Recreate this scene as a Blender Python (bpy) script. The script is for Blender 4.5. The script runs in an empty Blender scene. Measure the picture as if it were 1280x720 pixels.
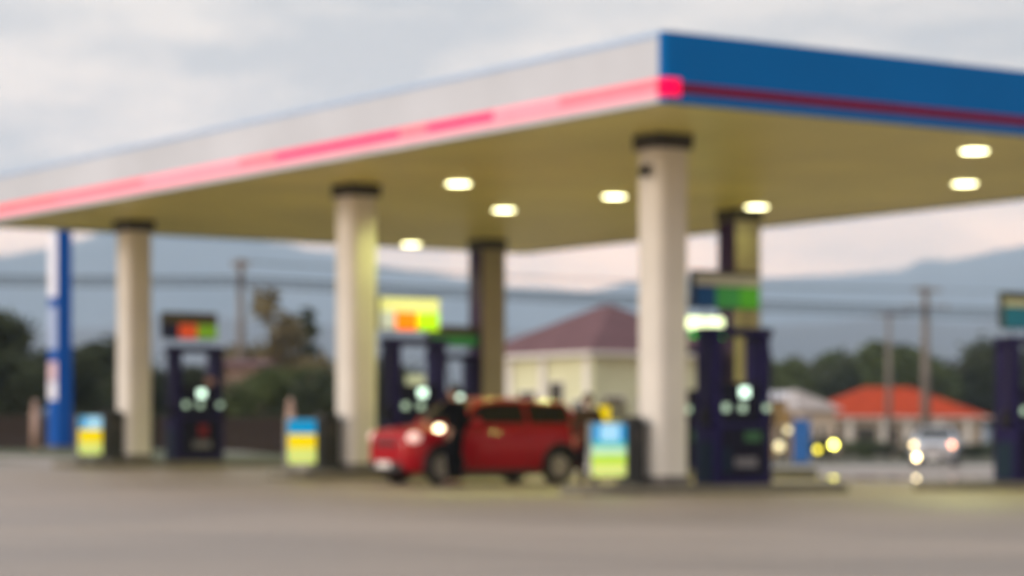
import bpy, bmesh, math, random
from mathutils import Vector, Matrix, noise as mnoise
random.seed(7)
C = bpy.context.scene.collection
sc = bpy.context.scene
rad = math.radians
F = 3250.0            # focal length in photo pixels
HOR = 558.0           # horizon row of the photo
HC = 0.77             # camera height over the forecourt
TH = math.atan2(.562, .827)
EA = Vector((math.cos(TH), math.sin(TH)))      # along the pump islands
EB = Vector((-math.sin(TH), math.cos(TH)))     # from island to island, away from the camera
O2 = Vector((2.42, 41.7))                      # foot of the front column

def st(a, b):                                  # station coordinates -> world x, y
    p = O2 + EA*a + EB*b
    return p.x, p.y
def ab(x, y):
    d = Vector((x, y)) - O2
    return d.dot(EA), d.dot(EB)
def a_at(px, b):
    t = (px-640)/F
    return (t*(O2.y+EB.y*b) - (O2.x+EB.x*b))/(EA.x - t*EA.y)
def b_at(px, a):
    t = (px-640)/F
    return (t*(O2.y+EA.y*a) - (O2.x+EA.x*a))/(EB.x - t*EB.y)
def smooth(t):
    t = max(0., min(1., t)); return t*t*(3-2*t)
def g_ab(a, b):
    h = .0157*max(0., min(b, 42.))
    return h*(1-smooth((a-7-.3*max(0., b-20))/7.))
def g(x, y):
    return g_ab(*ab(x, y))
def at(px, D):
    return (px-640)/F*D, D
def zat(y, D):
    return HC + (HOR-y)/F*D

# ---------------------------------------------------------------- materials
def mat(name, col, rough=.6, metal=0., var=.12, scale=3., spec=.3, bump=0., coat=0., emit=None, estr=0., trans=0., col2=None):
    m = bpy.data.materials.new(name); m.use_nodes = True
    nt = m.node_tree; b = nt.nodes['Principled BSDF']
    tc = nt.nodes.new('ShaderNodeTexCoord')
    nz = nt.nodes.new('ShaderNodeTexNoise'); nz.inputs['Scale'].default_value = scale; nz.inputs['Detail'].default_value = 5
    nt.links.new(tc.outputs['Object'], nz.inputs['Vector'])
    mx = nt.nodes.new('ShaderNodeMix'); mx.data_type = 'RGBA'
    rm = nt.nodes.new('ShaderNodeMapRange'); rm.inputs[1].default_value = .3; rm.inputs[2].default_value = .7
    nt.links.new(nz.outputs['Fac'], rm.inputs[0]); nt.links.new(rm.outputs[0], mx.inputs[0])
    c2 = col2 if col2 else [min(1, c*(1+var)) for c in col]
    c1 = col if col2 else [c*(1-var) for c in col]
    mx.inputs[6].default_value = (*c1, 1); mx.inputs[7].default_value = (*c2, 1)
    nt.links.new(mx.outputs[2], b.inputs['Base Color'])
    b.inputs['Roughness'].default_value = rough; b.inputs['Metallic'].default_value = metal
    b.inputs['Specular IOR Level'].default_value = spec
    b.inputs['Coat Weight'].default_value = coat; b.inputs['Coat Roughness'].default_value = .04
    if emit:
        b.inputs['Emission Color'].default_value = (*emit, 1); b.inputs['Emission Strength'].default_value = estr
    if bump:
        bp = nt.nodes.new('ShaderNodeBump'); bp.inputs['Strength'].default_value = bump; bp.inputs['Distance'].default_value = .02
        nt.links.new(nz.outputs['Fac'], bp.inputs['Height']); nt.links.new(bp.outputs[0], b.inputs['Normal'])
    return m

M = {}
M['column'] = mat('column_paint', (.69, .675, .625), .55, var=.05, scale=1.2)
M['column_shaded'] = mat('shaded_column_paint', (.36, .33, .22), .6, var=.05, scale=1.2)  # far row: dimmer light under the canopy put into the colour
M['capital'] = mat('dark_metal', (.06, .055, .05), .6)
M['plinth'] = mat('plinth_concrete', (.14, .13, .12), .8, var=.2)
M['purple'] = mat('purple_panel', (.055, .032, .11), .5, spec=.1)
M['sheen_panel'] = mat('sheen_fascia_panel', (.54, .575, .63), .32, var=.09, scale=.35)  # pale tone stands for bright sky mirrored in the glossy panel
M['blue_panel'] = mat('blue_fascia_panel', (.0, .142, .44), .45, var=.06, scale=.4, spec=.06)
M['blue_trim'] = mat('pale_blue_trim', (.33, .48, .70), .4, var=.05)
M['crimson'] = mat('crimson_stripe', (.20, .006, .035), .45, var=.1, spec=.08)
M['soffit'] = mat('soffit_panel', (.90, .81, .24), .40, var=.10, scale=.35)
M['roof_sheet'] = mat('roof_sheet', (.4, .4, .4), .5)
M['lit_pink'] = mat('lit_pink_strip', (.5, .1, .12), .5, spec=.05, emit=(1, .20, .25), estr=.74)
M['lit_coral'] = mat('lit_coral_strip', (.5, .1, .1), .5, spec=.05, emit=(.95, .14, .17), estr=.78)
M['lit_rose'] = mat('lit_rose_strip', (.5, .15, .18), .5, spec=.05, emit=(1, .32, .38), estr=.78)
M['lit_magenta'] = mat('lit_magenta_strip', (.4, .02, .08), .5, spec=.05, emit=(.72, .005, .13), estr=.85)
M['lit_hot'] = mat('lit_hot_strip', (.5, .0, .03), .5, spec=.05, emit=(1, .0, .07), estr=1.0)
M['lamp'] = mat('lamp_lens', (.9, .9, .8), .3, emit=(1, .93, .50), estr=10)
M['lamp_frame'] = mat('lamp_frame', (.6, .6, .55), .4)
M['navy'] = mat('navy_pump_steel', (.014, .010, .070), .45, var=.15, spec=.10)
M['navy_dark'] = mat('dark_navy_panel', (.006, .006, .020), .45, var=.2, spec=.10)
M['black'] = mat('black_rubber', (.012, .012, .013), .6)
M['grey_plate'] = mat('grey_plate', (.16, .16, .19), .5)
M['screen'] = mat('pump_screen', (.3, .4, .38), .2, emit=(.72, 1, .80), estr=2.6)
M['screen_dim'] = mat('pump_screen_dim', (.2, .25, .2), .2, emit=(.6, .85, .62), estr=.8)
M['panel_pale'] = mat('pale_lit_panel', (.6, .65, .55), .4, emit=(.72, .85, .66), estr=.55)
M['st_green'] = mat('label_green', (.05, .14, .07), .5, spec=.1)
M['st_teal'] = mat('label_teal', (.010, .024, .050), .5, spec=.1)
M['st_pale'] = mat('label_pale', (.45, .5, .42), .5, emit=(.7, .8, .6), estr=.25)
M['st_red'] = mat('label_red', (.20, .02, .03), .5, spec=.1)
M['st_pink'] = mat('label_pink', (.40, .25, .22), .5, spec=.1)
M['kerb'] = mat('kerb_concrete', (.17, .16, .12), .8, var=.2, scale=5)
M['car_red'] = mat('red_car_paint', (.34, .0005, .007), .32, var=.02, coat=.42, spec=.05)
M['car_silver'] = mat('silver_car_paint', (.50, .52, .56), .3, metal=.35, var=.02, coat=1.)
M['glass'] = mat('dark_car_glass', (.010, .011, .009), .06, var=.05, spec=.35)
M['tyre'] = mat('tyre_rubber', (.016, .016, .017), .75)
M['rim'] = mat('alloy_rim', (.42, .40, .37), .35, metal=.5)
M['trim'] = mat('dark_plastic', (.022, .02, .02), .55)
M['lens_lit'] = mat('headlight_lens', (.8, .7, .65), .12, emit=(1, .55, .48), estr=.65)
M['headlamp'] = mat('bright_headlamp', (.9, .8, .6), .12, emit=(1, .80, .42), estr=18)
M['dim_headlamp'] = mat('dim_headlamp', (.9, .8, .6), .12, emit=(1, .74, .34), estr=6)
M['side_lamp'] = mat('amber_side_lamp', (.9, .4, .2), .12, emit=(1, .42, .24), estr=7)
M['wing_glint'] = mat('wing_glint_glow', (.9, .8, .6), .12, emit=(1, .86, .55), estr=6.5)  # glow for the added highlight on the car wing, no real lamp
M['tail'] = mat('tail_lens', (.5, .06, .02), .2, emit=(1, .3, .08), estr=.35)
M['plate'] = mat('plate_white', (.75, .75, .72), .4)
M['skin'] = mat('skin', (.33, .18, .11), .5)
M['hair'] = mat('black_hair', (.012, .010, .009), .5)
M['dark_cloth'] = mat('dark_cloth', (.006, .006, .008), .9, var=.25, spec=.05)
M['dark_trouser'] = mat('dark_trousers', (.005, .005, .007), .9, var=.25, spec=.05)
M['yellow_cloth'] = mat('brown_cloth', (.045, .026, .008), .9)
M['shoe'] = mat('shoe_leather', (.02, .018, .016), .5)
M['wall_cream'] = mat('cream_render', (.66, .68, .46), .85, var=.06, scale=1)
M['wall_beige'] = mat('beige_render', (.50, .42, .33), .85, var=.1)
M['wall_ochre'] = mat('ochre_render', (.36, .25, .10), .85, var=.1)
M['wall_pink'] = mat('pinkish_render', (.48, .33, .26), .85, var=.1)
M['white_trim'] = mat('white_trim', (.75, .74, .70), .6, var=.05)
M['win'] = mat('window_glass', (.03, .035, .035), .08, spec=.6)
M['door'] = mat('dark_door', (.05, .045, .035), .5)
M['concrete'] = mat('pole_concrete', (.20, .175, .155), .85, var=.15)
M['wire'] = mat('wire_black', (.03, .03, .035), .7)
M['insul'] = mat('insulator', (.25, .2, .17), .4)
M['fence'] = mat('brown_fence', (.035, .022, .016), .8, var=.3, scale=6)
M['totem_blue'] = mat('totem_blue', (.001, .09, .42), .4, var=.05, spec=.08)
M['totem_white'] = mat('totem_white', (.74, .74, .80), .35, var=.05, emit=(.8, .82, 1), estr=.18)
M['totem_pale'] = mat('totem_pale_blue', (.42, .52, .76), .35, var=.05)
M['totem_pink'] = mat('totem_pink', (.75, .55, .62), .35)
M['booth_blue'] = mat('booth_blue', (.02, .13, .42), .45)
M['bin'] = mat('bin_grey', (.028, .030, .029), .55, var=.2)
M['frame_white'] = mat('grey_frame', (.25, .26, .25), .5)
def lit(n, c, s): return mat(n, c, .5, emit=c, estr=s*1.35, var=.05, spec=.08)
M['p_blue'] = lit('poster_blue', (.005, .27, .58), .5)
M['p_pale'] = lit('poster_pale_blue', (.34, .66, .92), .5)
M['p_teal'] = lit('poster_teal', (.05, .42, .40), .5)
M['p_mint'] = lit('poster_mint', (.48, .74, .50), .5)
M['p_lime'] = lit('poster_lime', (.46, .72, .03), .45)
M['p_paleyel'] = lit('poster_pale_lime', (.66, .78, .22), .45)
M['p_yellow'] = lit('poster_yellow', (.86, .66, .002), .5)
M['s_orange'] = lit('sign_orange', (1., .20, .003), .62)
M['s_orange_dim'] = lit('sign_red', (.75, .10, .03), .3)
M['s_lime'] = lit('sign_lime', (.42, .75, .01), .5)
M['s_lime_dim'] = lit('sign_green', (.20, .42, .03), .28)
M['s_green'] = lit('sign_deep_green', (.06, .26, .02), .35)
M['s_green2'] = lit('sign_mid_green', (.035, .19, .045), .3)
M['s_dark'] = mat('sign_dark_frame', (.028, .026, .03), .5)
M['s_paleband'] = lit('sign_pale_band', (.72, .73, .36), .36)
M['s_white'] = lit('sign_white', (.62, .66, .74), .2)
M['s_greyband'] = mat('sign_grey_band', (.42, .42, .36), .5)
M['s_olive'] = mat('sign_olive_band', (.12, .11, .07), .5)
M['s_navy'] = mat('sign_navy', (.02, .03, .11), .5)
M['s_steel'] = lit('sign_blue', (.01, .05, .14), .15)
M['s_teal'] = lit('sign_teal', (.015, .10, .16), .3)
M['s_bright'] = lit('sign_bright', (.86, 1., .62), 1.5)
M['s_brightgreen'] = lit('sign_bright_green', (.06, .60, .03), .9)
M['lamp_yellow'] = mat('globe_yellow', (.9, .9, .4), .3, emit=(1, .92, .16), estr=17)
M['lamp_dimyellow'] = mat('globe_dim_yellow', (.8, .8, .2), .3, emit=(.8, .66, .04), estr=5.)
M['lamp_cream'] = mat('globe_cream', (.8, .8, .6), .3, emit=(1, .84, .42), estr=1.6)
M['bark'] = mat('bark', (.09, .065, .045), .9, var=.3, scale=8, bump=.4)
M['white_roof'] = mat('pale_roof_sheet', (.55, .53, .55), .5, var=.08)

def leafmat(name, c1, c2):
    m = mat(name, c1, .7, col2=c2, scale=.55, spec=.3)
    return m
M['leaf_dark'] = leafmat('leaf_dark', (.016, .026, .007), (.060, .074, .020))
M['leaf_mid'] = leafmat('leaf_mid', (.030, .052, .010), (.105, .135, .030))
M['leaf_olive'] = leafmat('leaf_olive', (.12, .10, .045), (.24, .19, .08))

def tilemat(name, c, per):
    m = mat(name, c, .8, var=.14, scale=1.5, spec=.03)
    nt = m.node_tree; b = nt.nodes['Principled BSDF']
    tc = nt.nodes['Texture Coordinate']
    w = nt.nodes.new('ShaderNodeTexWave'); w.bands_direction = 'Z'; w.inputs['Scale'].default_value = per; w.inputs['Distortion'].default_value = .6
    nt.links.new(tc.outputs['Object'], w.inputs['Vector'])
    bp = nt.nodes.new('ShaderNodeBump'); bp.inputs['Strength'].default_value = .6; bp.inputs['Distance'].default_value = .05
    nt.links.new(w.outputs['Fac'], bp.inputs['Height']); nt.links.new(bp.outputs[0], b.inputs['Normal'])
    return m
M['tile_red'] = tilemat('red_roof_tiles', (.42, .050, .014), 2.2)
M['tile_mauve'] = tilemat('mauve_roof_tiles', (.15, .082, .088), 2.2)

def groundmat(name, ca, cb, rough, joints=0., stain=.35, wet=None):
    m = bpy.data.materials.new(name); m.use_nodes = True
    nt = m.node_tree; N = nt.nodes; L = nt.links; b = N['Principled BSDF']
    tc = N.new('ShaderNodeTexCoord')
    n1 = N.new('ShaderNodeTexNoise'); n1.inputs['Scale'].default_value = .22; n1.inputs['Detail'].default_value = 6
    n2 = N.new('ShaderNodeTexNoise'); n2.inputs['Scale'].default_value = 9.; n2.inputs['Detail'].default_value = 4
    L.new(tc.outputs['Object'], n1.inputs[0]); L.new(tc.outputs['Object'], n2.inputs[0])
    mx = N.new('ShaderNodeMix'); mx.data_type = 'RGBA'; mx.inputs[6].default_value = (*ca, 1); mx.inputs[7].default_value = (*cb, 1)
    r = N.new('ShaderNodeMapRange'); r.inputs[1].default_value = .35; r.inputs[2].default_value = .65
    L.new(n1.outputs['Fac'], r.inputs[0]); L.new(r.outputs[0], mx.inputs[0])
    m2 = N.new('ShaderNodeMix'); m2.data_type = 'RGBA'; m2.blend_type = 'MULTIPLY'; m2.inputs[0].default_value = stain
    L.new(mx.outputs[2], m2.inputs[6]); L.new(n2.outputs['Fac'], m2.inputs[7])
    out = m2.outputs[2]
    if joints:
        br = N.new('ShaderNodeTexBrick'); br.offset = 0; br.inputs['Scale'].default_value = 1.
        br.inputs['Mortar Size'].default_value = .03; br.inputs['Brick Width'].default_value = joints; br.inputs['Row Height'].default_value = joints
        br.inputs['Color1'].default_value = (1, 1, 1, 1); br.inputs['Color2'].default_value = (.93, .93, .93, 1); br.inputs['Mortar'].default_value = (.28, .27, .26, 1)
        L.new(tc.outputs['Object'], br.inputs['Vector'])
        m3 = N.new('ShaderNodeMix'); m3.data_type = 'RGBA'; m3.blend_type = 'MULTIPLY'; m3.inputs[0].default_value = 1.
        L.new(out, m3.inputs[6]); L.new(br.outputs['Color'], m3.inputs[7]); out = m3.outputs[2]
    L.new(out, b.inputs['Base Color'])
    rr = N.new('ShaderNodeMapRange'); rr.inputs[3].default_value = rough-.12; rr.inputs[4].default_value = rough+.15
    L.new(n1.outputs['Fac'], rr.inputs[0]); L.new(rr.outputs[0], b.inputs['Roughness'])
    bp = N.new('ShaderNodeBump'); bp.inputs['Strength'].default_value = .25; bp.inputs['Distance'].default_value = .01
    L.new(n2.outputs['Fac'], bp.inputs['Height']); L.new(bp.outputs[0], b.inputs['Normal'])
    if wet:
        vm = N.new('ShaderNodeVectorMath'); vm.operation = 'DISTANCE'; vm.inputs[1].default_value = (wet[0], wet[1], 0)
        L.new(tc.outputs['Object'], vm.inputs[0])
        ad = N.new('ShaderNodeMath'); ad.operation = 'MULTIPLY_ADD'; ad.inputs[1].default_value = 3.5; L.new(n1.outputs['Fac'], ad.inputs[0]); L.new(vm.outputs['Value'], ad.inputs[2])
        mk_ = N.new('ShaderNodeMapRange'); mk_.inputs[1].default_value = wet[2]+1.2; mk_.inputs[2].default_value = wet[2]+2.6; mk_.inputs[3].default_value = 1; mk_.inputs[4].default_value = 0
        L.new(ad.outputs[0], mk_.inputs[0])
        mr_ = N.new('ShaderNodeMix'); mr_.inputs[3].default_value = .06; L.new(mk_.outputs[0], mr_.inputs[0]); L.new(rr.outputs[0], mr_.inputs[2]); L.new(mr_.outputs[0], b.inputs['Roughness'])
        sb_ = N.new('ShaderNodeMapRange'); sb_.inputs[3].default_value = .25; sb_.inputs[4].default_value = 0.; L.new(mk_.outputs[0], sb_.inputs[0]); L.new(sb_.outputs[0], bp.inputs['Strength'])
    return m
M['forecourt'] = groundmat('forecourt_concrete', (.212, .158, .114), (.325, .246, .18), .5, joints=5., wet=(17., 14.5, 3.6))
M['road'] = groundmat('road_asphalt', (.29, .235, .205), (.345, .285, .25), .42)
M['soil'] = groundmat('soil', (.10, .085, .05), (.06, .07, .025), .9)
M['grass'] = groundmat('grass', (.035, .05, .010), (.075, .085, .02), .9)
M['marking'] = groundmat('road_paint', (.55, .54, .5), (.65, .64, .6), .6)
M['hill_near'] = mat('wooded_foothill', (.05, .04, .05), .95, col2=(.11, .09, .10), scale=.006, spec=.1)
M['hill'] = mat('forested_slope', (.03, .03, .045), .95, col2=(.10, .095, .11), scale=.003, spec=.1)

# ---------------------------------------------------------------- mesh helpers
class MB:
    def __init__(s): s.bm = bmesh.new(); s.mi = 0
    def _fin(s, vs, mi):
        fs = set()
        for v in vs:
            for f in v.link_faces: fs.add(f)
        for f in fs: f.material_index = mi
    def box(s, x0, x1, y0, y1, z0, z1, mi=0, bev=0., mtx=None):
        r = bmesh.ops.create_cube(s.bm, size=1.)
        vs = r['verts']
        for v in vs:
            v.co = Vector(((x0+x1)/2+v.co.x*(x1-x0), (y0+y1)/2+v.co.y*(y1-y0), (z0+z1)/2+v.co.z*(z1-z0)))
        s._fin(vs, mi)
        if bev:
            es = set(e for v in vs for e in v.link_edges)
            rr = bmesh.ops.bevel(s.bm, geom=list(es), offset=bev, segments=2, affect='EDGES', profile=.5)
            vs = rr['verts']
            for f in rr['faces']: f.material_index = mi
        if mtx:
            allv = set()
            st_ = list(vs); 
            for v in st_: allv.add(v)
            for v in allv: v.co = mtx @ v.co
        return s
    def rprism(s, hx, hy, r, z0, z1, mi=0, n=5):       # upright prism with rounded corners
        pts = []
        for cx, cy, a0 in ((hx-r, hy-r, 0), (-hx+r, hy-r, 90), (-hx+r, -hy+r, 180), (hx-r, -hy+r, 270)):
            for k in range(n+1):
                t = rad(a0+90*k/n); pts.append((cx+r*math.cos(t), cy+r*math.sin(t)))
        return s.prism(pts, z0, z1, mi)
    def prism(s, pts, z0, z1, mi=0):
        lo = [s.bm.verts.new((x, y, z0)) for x, y in pts]; hi = [s.bm.verts.new((x, y, z1)) for x, y in pts]
        n = len(pts); fs = [s.bm.faces.new(lo[::-1]), s.bm.faces.new(hi)]
        for i in range(n): fs.append(s.bm.faces.new((lo[i], lo[(i+1) % n], hi[(i+1) % n], hi[i])))
        for f in fs: f.material_index = mi
        return s
    def poly(s, pts, mi=0):
        f = s.bm.faces.new([s.bm.verts.new(p) for p in pts]); f.material_index = mi; return s
    def cyl(s, p0, p1, r0, r1=None, n=16, mi=0, smooth=True):
        r1 = r0 if r1 is None else r1
        p0, p1 = Vector(p0), Vector(p1); d = (p1-p0)
        q = d.to_track_quat('Z', 'Y')
        lo, hi = [], []
        for i in range(n):
            t = 2*math.pi*i/n; c = Vector((math.cos(t), math.sin(t), 0))
            lo.append(s.bm.verts.new(p0+q @ (c*r0))); hi.append(s.bm.verts.new(p1+q @ (c*r1)))
        fs = []
        for i in range(n):
            f = s.bm.faces.new((lo[i], lo[(i+1) % n], hi[(i+1) % n], hi[i])); f.smooth = smooth; fs.append(f)
        fs.append(s.bm.faces.new(lo[::-1])); fs.append(s.bm.faces.new(hi))
        for f in fs: f.material_index = mi
        return s
    def tube(s, pts, r, n=8, mi=0):
        pts = [Vector(p) for p in pts]; rings = []
        rs = r if isinstance(r, (list, tuple)) else [r]*len(pts)
        for i, p in enumerate(pts):
            d = (pts[min(i+1, len(pts)-1)]-pts[max(i-1, 0)]).normalized(); q = d.to_track_quat('Z', 'Y')
            rings.append([s.bm.verts.new(p+q @ (Vector((math.cos(2*math.pi*k/n), math.sin(2*math.pi*k/n), 0))*rs[i])) for k in range(n)])
        for i in range(len(rings)-1):
            for k in range(n):
                f = s.bm.faces.new((rings[i][k], rings[i][(k+1) % n], rings[i+1][(k+1) % n], rings[i+1][k])); f.smooth = True; f.material_index = mi
        for f in (s.bm.faces.new(rings[0][::-1]), s.bm.faces.new(rings[-1])): f.material_index = mi
        return s
    def ball(s, c, r, mi=0, sz=(1, 1, 1), u=16, v=10):
        rr = bmesh.ops.create_uvsphere(s.bm, u_segments=u, v_segments=v, radius=r)
        for w in rr['verts']: w.co = Vector(c)+Vector((w.co.x*sz[0], w.co.y*sz[1], w.co.z*sz[2]))
        for w in rr['verts']:
            for f in w.link_faces: f.smooth = True; f.material_index = mi
        return s
    def build(s, name, mats, parent=None, recalc=True):
        if recalc: bmesh.ops.recalc_face_normals(s.bm, faces=s.bm.faces)
        me = bpy.data.meshes.new(name); s.bm.to_mesh(me); s.bm.free()
        for m in (mats if isinstance(mats, (list, tuple)) else [mats]): me.materials.append(m)
        o = bpy.data.objects.new(name, me); C.objects.link(o)
        if parent: o.parent = parent
        return o

def tag(o, label=None, cat=None, group=None, kind=None):
    if label: o['label'] = label
    if cat: o['category'] = cat
    if group: o['group'] = group
    if kind: o['kind'] = kind
    return o
def thing(name, loc, rz=0., label=None, cat=None, group=None):
    o = bpy.data.objects.new(name, None); C.objects.link(o); o.empty_display_size = .2
    o.location = loc; o.rotation_euler = (0, 0, rz)
    return tag(o, label, cat, group)
def copy_tree(o, parent=None):
    c = o.copy(); C.objects.link(c); c.parent = parent
    for ch in list(o.children): copy_tree(ch, c)
    return c

# ---------------------------------------------------------------- ground
def axis(lo, hi, step, far):
    xs = []; x = lo
    while x <= hi+1e-6: xs.append(x); x += step
    s = step; x = hi
    while x < far: s *= 1.5; x += s; xs.append(x)
    s = step; x = lo
    while x > -far: s *= 1.5; x -= s; xs.insert(0, x)
    return xs
AX = axis(-60, 90, 3, 12000); BX = axis(-60, 60, 3, 12000)
def sheet(name, m, a0, a1, b0, b1, dz, kind='structure'):
    A = [x for x in AX if a0-1e-3 <= x <= a1+1e-3]; B = [x for x in BX if b0-1e-3 <= x <= b1+1e-3]
    bm = bmesh.new()
    V = [[bm.verts.new((a, b, g_ab(a, b)+dz)) for b in B] for a in A]
    for i in range(len(A)-1):
        for j in range(len(B)-1):
            f = bm.faces.new((V[i][j], V[i+1][j], V[i+1][j+1], V[i][j+1])); f.smooth = True
    me = bpy.data.meshes.new(name); bm.to_mesh(me); bm.free(); me.materials.append(m)
    o = bpy.data.objects.new(name, me); C.objects.link(o)
    o.location = (O2.x, O2.y, 0); o.rotation_euler = (0, 0, TH)
    return tag(o, kind=kind)
sheet('ground', M['soil'], -1e5, 1e5, -1e5, 1e5, -.004)
sheet('forecourt', M['forecourt'], -60, 90, -60, 33, .0)
sheet('road', M['road'], 12, 1e5, 33, 45, .004)
mk = MB()
for k in range(3, 30):
    a0 = k*6.; mk.box(a0, a0+2.5, 38.9, 39.05, 0, .004)
for v in mk.bm.verts: v.co.z += g_ab(v.co.x, v.co.y)+.006
o = mk.build('road_marking', M['marking']); o.location = (O2.x, O2.y, 0); o.rotation_euler = (0, 0, TH); tag(o, kind='structure')
sheet('grass_verge', M['grass'], -60, 12, 33, 51, .004)
sheet('grass_verge', M['grass'], -60, 0, 24, 33, .004)
sheet('grass_verge', M['grass'], 3, 12, 24, 33, .004)

# mountains
prof = [(-1500, 360), (-700, 345), (-200, 330), (0, 320), (60, 311), (100, 300), (140, 286), (220, 281), (300, 296), (345, 313), (400, 325), (470, 337), (530, 343), (590, 350), (640, 360),
        (739, 364), (787, 356), (860, 350), (955, 346), (1023, 343), (1123, 339), (1157, 325), (1184, 327), (1254, 319), (1290, 312), (1400, 305), (1700, 330), (2600, 380)]
def ptop(prof, px):
    for (x0, y0), (x1, y1) in zip(prof, prof[1:]):
        if x0 <= px <= x1: return y0+(y1-y0)*smooth((px-x0)/(x1-x0))
    return prof[0][1] if px < prof[0][0] else prof[-1][1]
def ridge(prof, R0, DR, amp, seed, m):
    bm = bmesh.new(); rows = []; NR = 26
    for i in range(0, 411):
        px = -1500+i*10.; t = (px-640)/F
        row = []
        for j in range(NR):
            u = j/(NR-1.)
            R = R0+DR*u
            k = math.sin(math.pi/2*min(1, u/.55))**1.15 if u < .55 else 1-(u-.55)/.45*.8
            Hh = (HOR-ptop(prof, px))/F*(R0+DR*.55)
            n = mnoise.fractal(Vector((t*R/520., R/520., seed)), 1., 2., 5)*amp*min(1, u*4)*(1 if u < .5 else .35)
            n *= 0. if abs(u-.55) < .021 else 1.
            row.append(bm.verts.new((t*R, R, max(-3, -3+Hh*k+n*(1-k*.75)))))
        rows.append(row)
    for r0, r1 in zip(rows, rows[1:]):
        for j in range(NR-1):
            f = bm.faces.new((r0[j], r1[j], r1[j+1], r0[j+1])); f.smooth = True
    me = bpy.data.meshes.new('mountains'); bm.to_mesh(me); bm.free(); me.materials.append(m)
    o = bpy.data.objects.new('mountains', me); C.objects.link(o); tag(o, kind='structure')
ridge(prof, 4200, 3800, 76, 3., M['hill'])
rnd_ = random.Random(4)
ridge([(-1500+90*i, 402+rnd_.uniform(-13, 11)) for i in range(46)], 2700, 1300, 30, 9., M['hill_near'])

# ---------------------------------------------------------------- canopy
A0, A1, B0, B1 = -2.6, 12.6, -3.4, 22.3
ZC, ZT = 5.74, 6.76
cx, cy = st(0, 0)
can = thing('station_canopy', (cx, cy, 0), TH, 'huge flat forecourt canopy with left fascia painted pale with sky sheen, blue right fascia and pink lit stripe', 'canopy')
def canpart(mb, name, m): return mb.build(name, m, can)
# soffit: panels with fine seams
sb = MB()
na = 19
for i in range(na):
    a0 = A0+.16+(A1-A0-.32)*i/na; a1 = A0+.16+(A1-A0-.32)*(i+1)/na
    sb.box(a0+.006, a1-.006, B0+.16, B1-.16, ZC+.02, ZC+.05)
sb.box(A0+.16, A1-.16, B0+.16, B1-.16, ZC+.06, ZC+.09)
canpart(sb, 'soffit', M['soffit'])
rb = MB(); rb.box(A0+.16, A1-.16, B0+.16, B1-.16, ZT-.25, ZT-.15); canpart(rb, 'roof', M['roof_sheet'])
# left fascia (faces -a) pale, the reflected sky is put into its colour
sz0, sz1 = 5.83, 6.08
lf = MB(); lf.box(A0, A0+.15, B0+.12, B1, sz1, ZT-.08); lf.box(A0, A0+.15, B0+.12, B1, ZC, sz0)
canpart(lf, 'sheen_fascia', M['sheen_panel'])
t_ = MB(); t_.box(A0-.004, A0+.154, B0+.12, B1, ZT-.08, ZT, bev=.02); canpart(t_, 'pale_blue_trim', M['blue_trim'])
# front fascia (faces -b) blue, with a rounded corner
ff = MB()
def corner(r, off=0.):
    pts = [(A1, B0-off)]
    pts = []
    for k in range(7):
        t = rad(180+90*k/6.); pts.append((A0+r+(r+off)*math.cos(t), B0+r+(r+off)*math.sin(t)))
    return pts
fp = corner(.12) + [(A1, B0), (A1, B0+.15), (A0+.15, B0+.15), (A0+.15, B0+.12)]
ff.prism(fp, sz1-.05, ZT); ff.prism(fp, ZC, sz0+.05)
canpart(ff, 'blue_fascia', M['blue_panel'])
cs = MB(); cs.prism([(A0+.3, B0-.012), (A1, B0-.012), (A1, B0+.12), (A0+.3, B0+.12)], sz0+.051, sz1-.051); canpart(cs, 'crimson_stripe', M['crimson'])
hc = MB(); hc.prism(corner(.12, .02)+[(A0+.30, B0-.02), (A0+.30, B0-.002), (A0-.02, B0+.12)], sz0, sz1); canpart(hc, 'lit_corner', M['lit_hot'])
segs = [(835, 700, 'lit_pink'), (700, 618, 'lit_rose'), (618, 535, 'lit_magenta'), (535, 500, 'lit_pink'), (500, 440, 'lit_magenta'), (440, 345, 'lit_magenta'), (345, 300, 'lit_pink'), (300, 180, 'lit_rose'), (180, 70, 'lit_pink'), (70, -40, 'lit_coral')]
for p0, p1, mm in segs:
    b0 = b_at(p0, A0); b1 = b_at(p1, A0)
    b0 = max(b0, B0+.12); b1 = min(b1, B1)
    s_ = MB()
    if mm == 'lit_magenta':
        s_.box(A0-.02, A0+.12, b0, b1, sz0+.10, sz1-.03); s_.box(A0-.019, A0+.12, b0, b1, sz1-.03, sz1, 1); s_.box(A0-.019, A0+.12, b0, b1, sz0, sz0+.10, 2)
        s_.build('lit_stripe', [M['lit_magenta'], M['lit_pink'], M['lit_rose']], can)
    else:
        s_.box(A0-.02, A0+.12, b0, b1, sz0+.1, sz1, 0); s_.box(A0-.019, A0+.12, b0, b1, sz0, sz0+.1, 1)
        s_.build('lit_stripe', [M[mm], M['lit_rose']], can)
# far fascias
bf = MB(); bf.box(A0+.15, A1, B1-.15, B1, ZC, ZT); bf.box(A1-.15, A1, B0+.15, B1-.15, ZC, ZT); canpart(bf, 'rear_fascia', M['blue_panel'])

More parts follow.
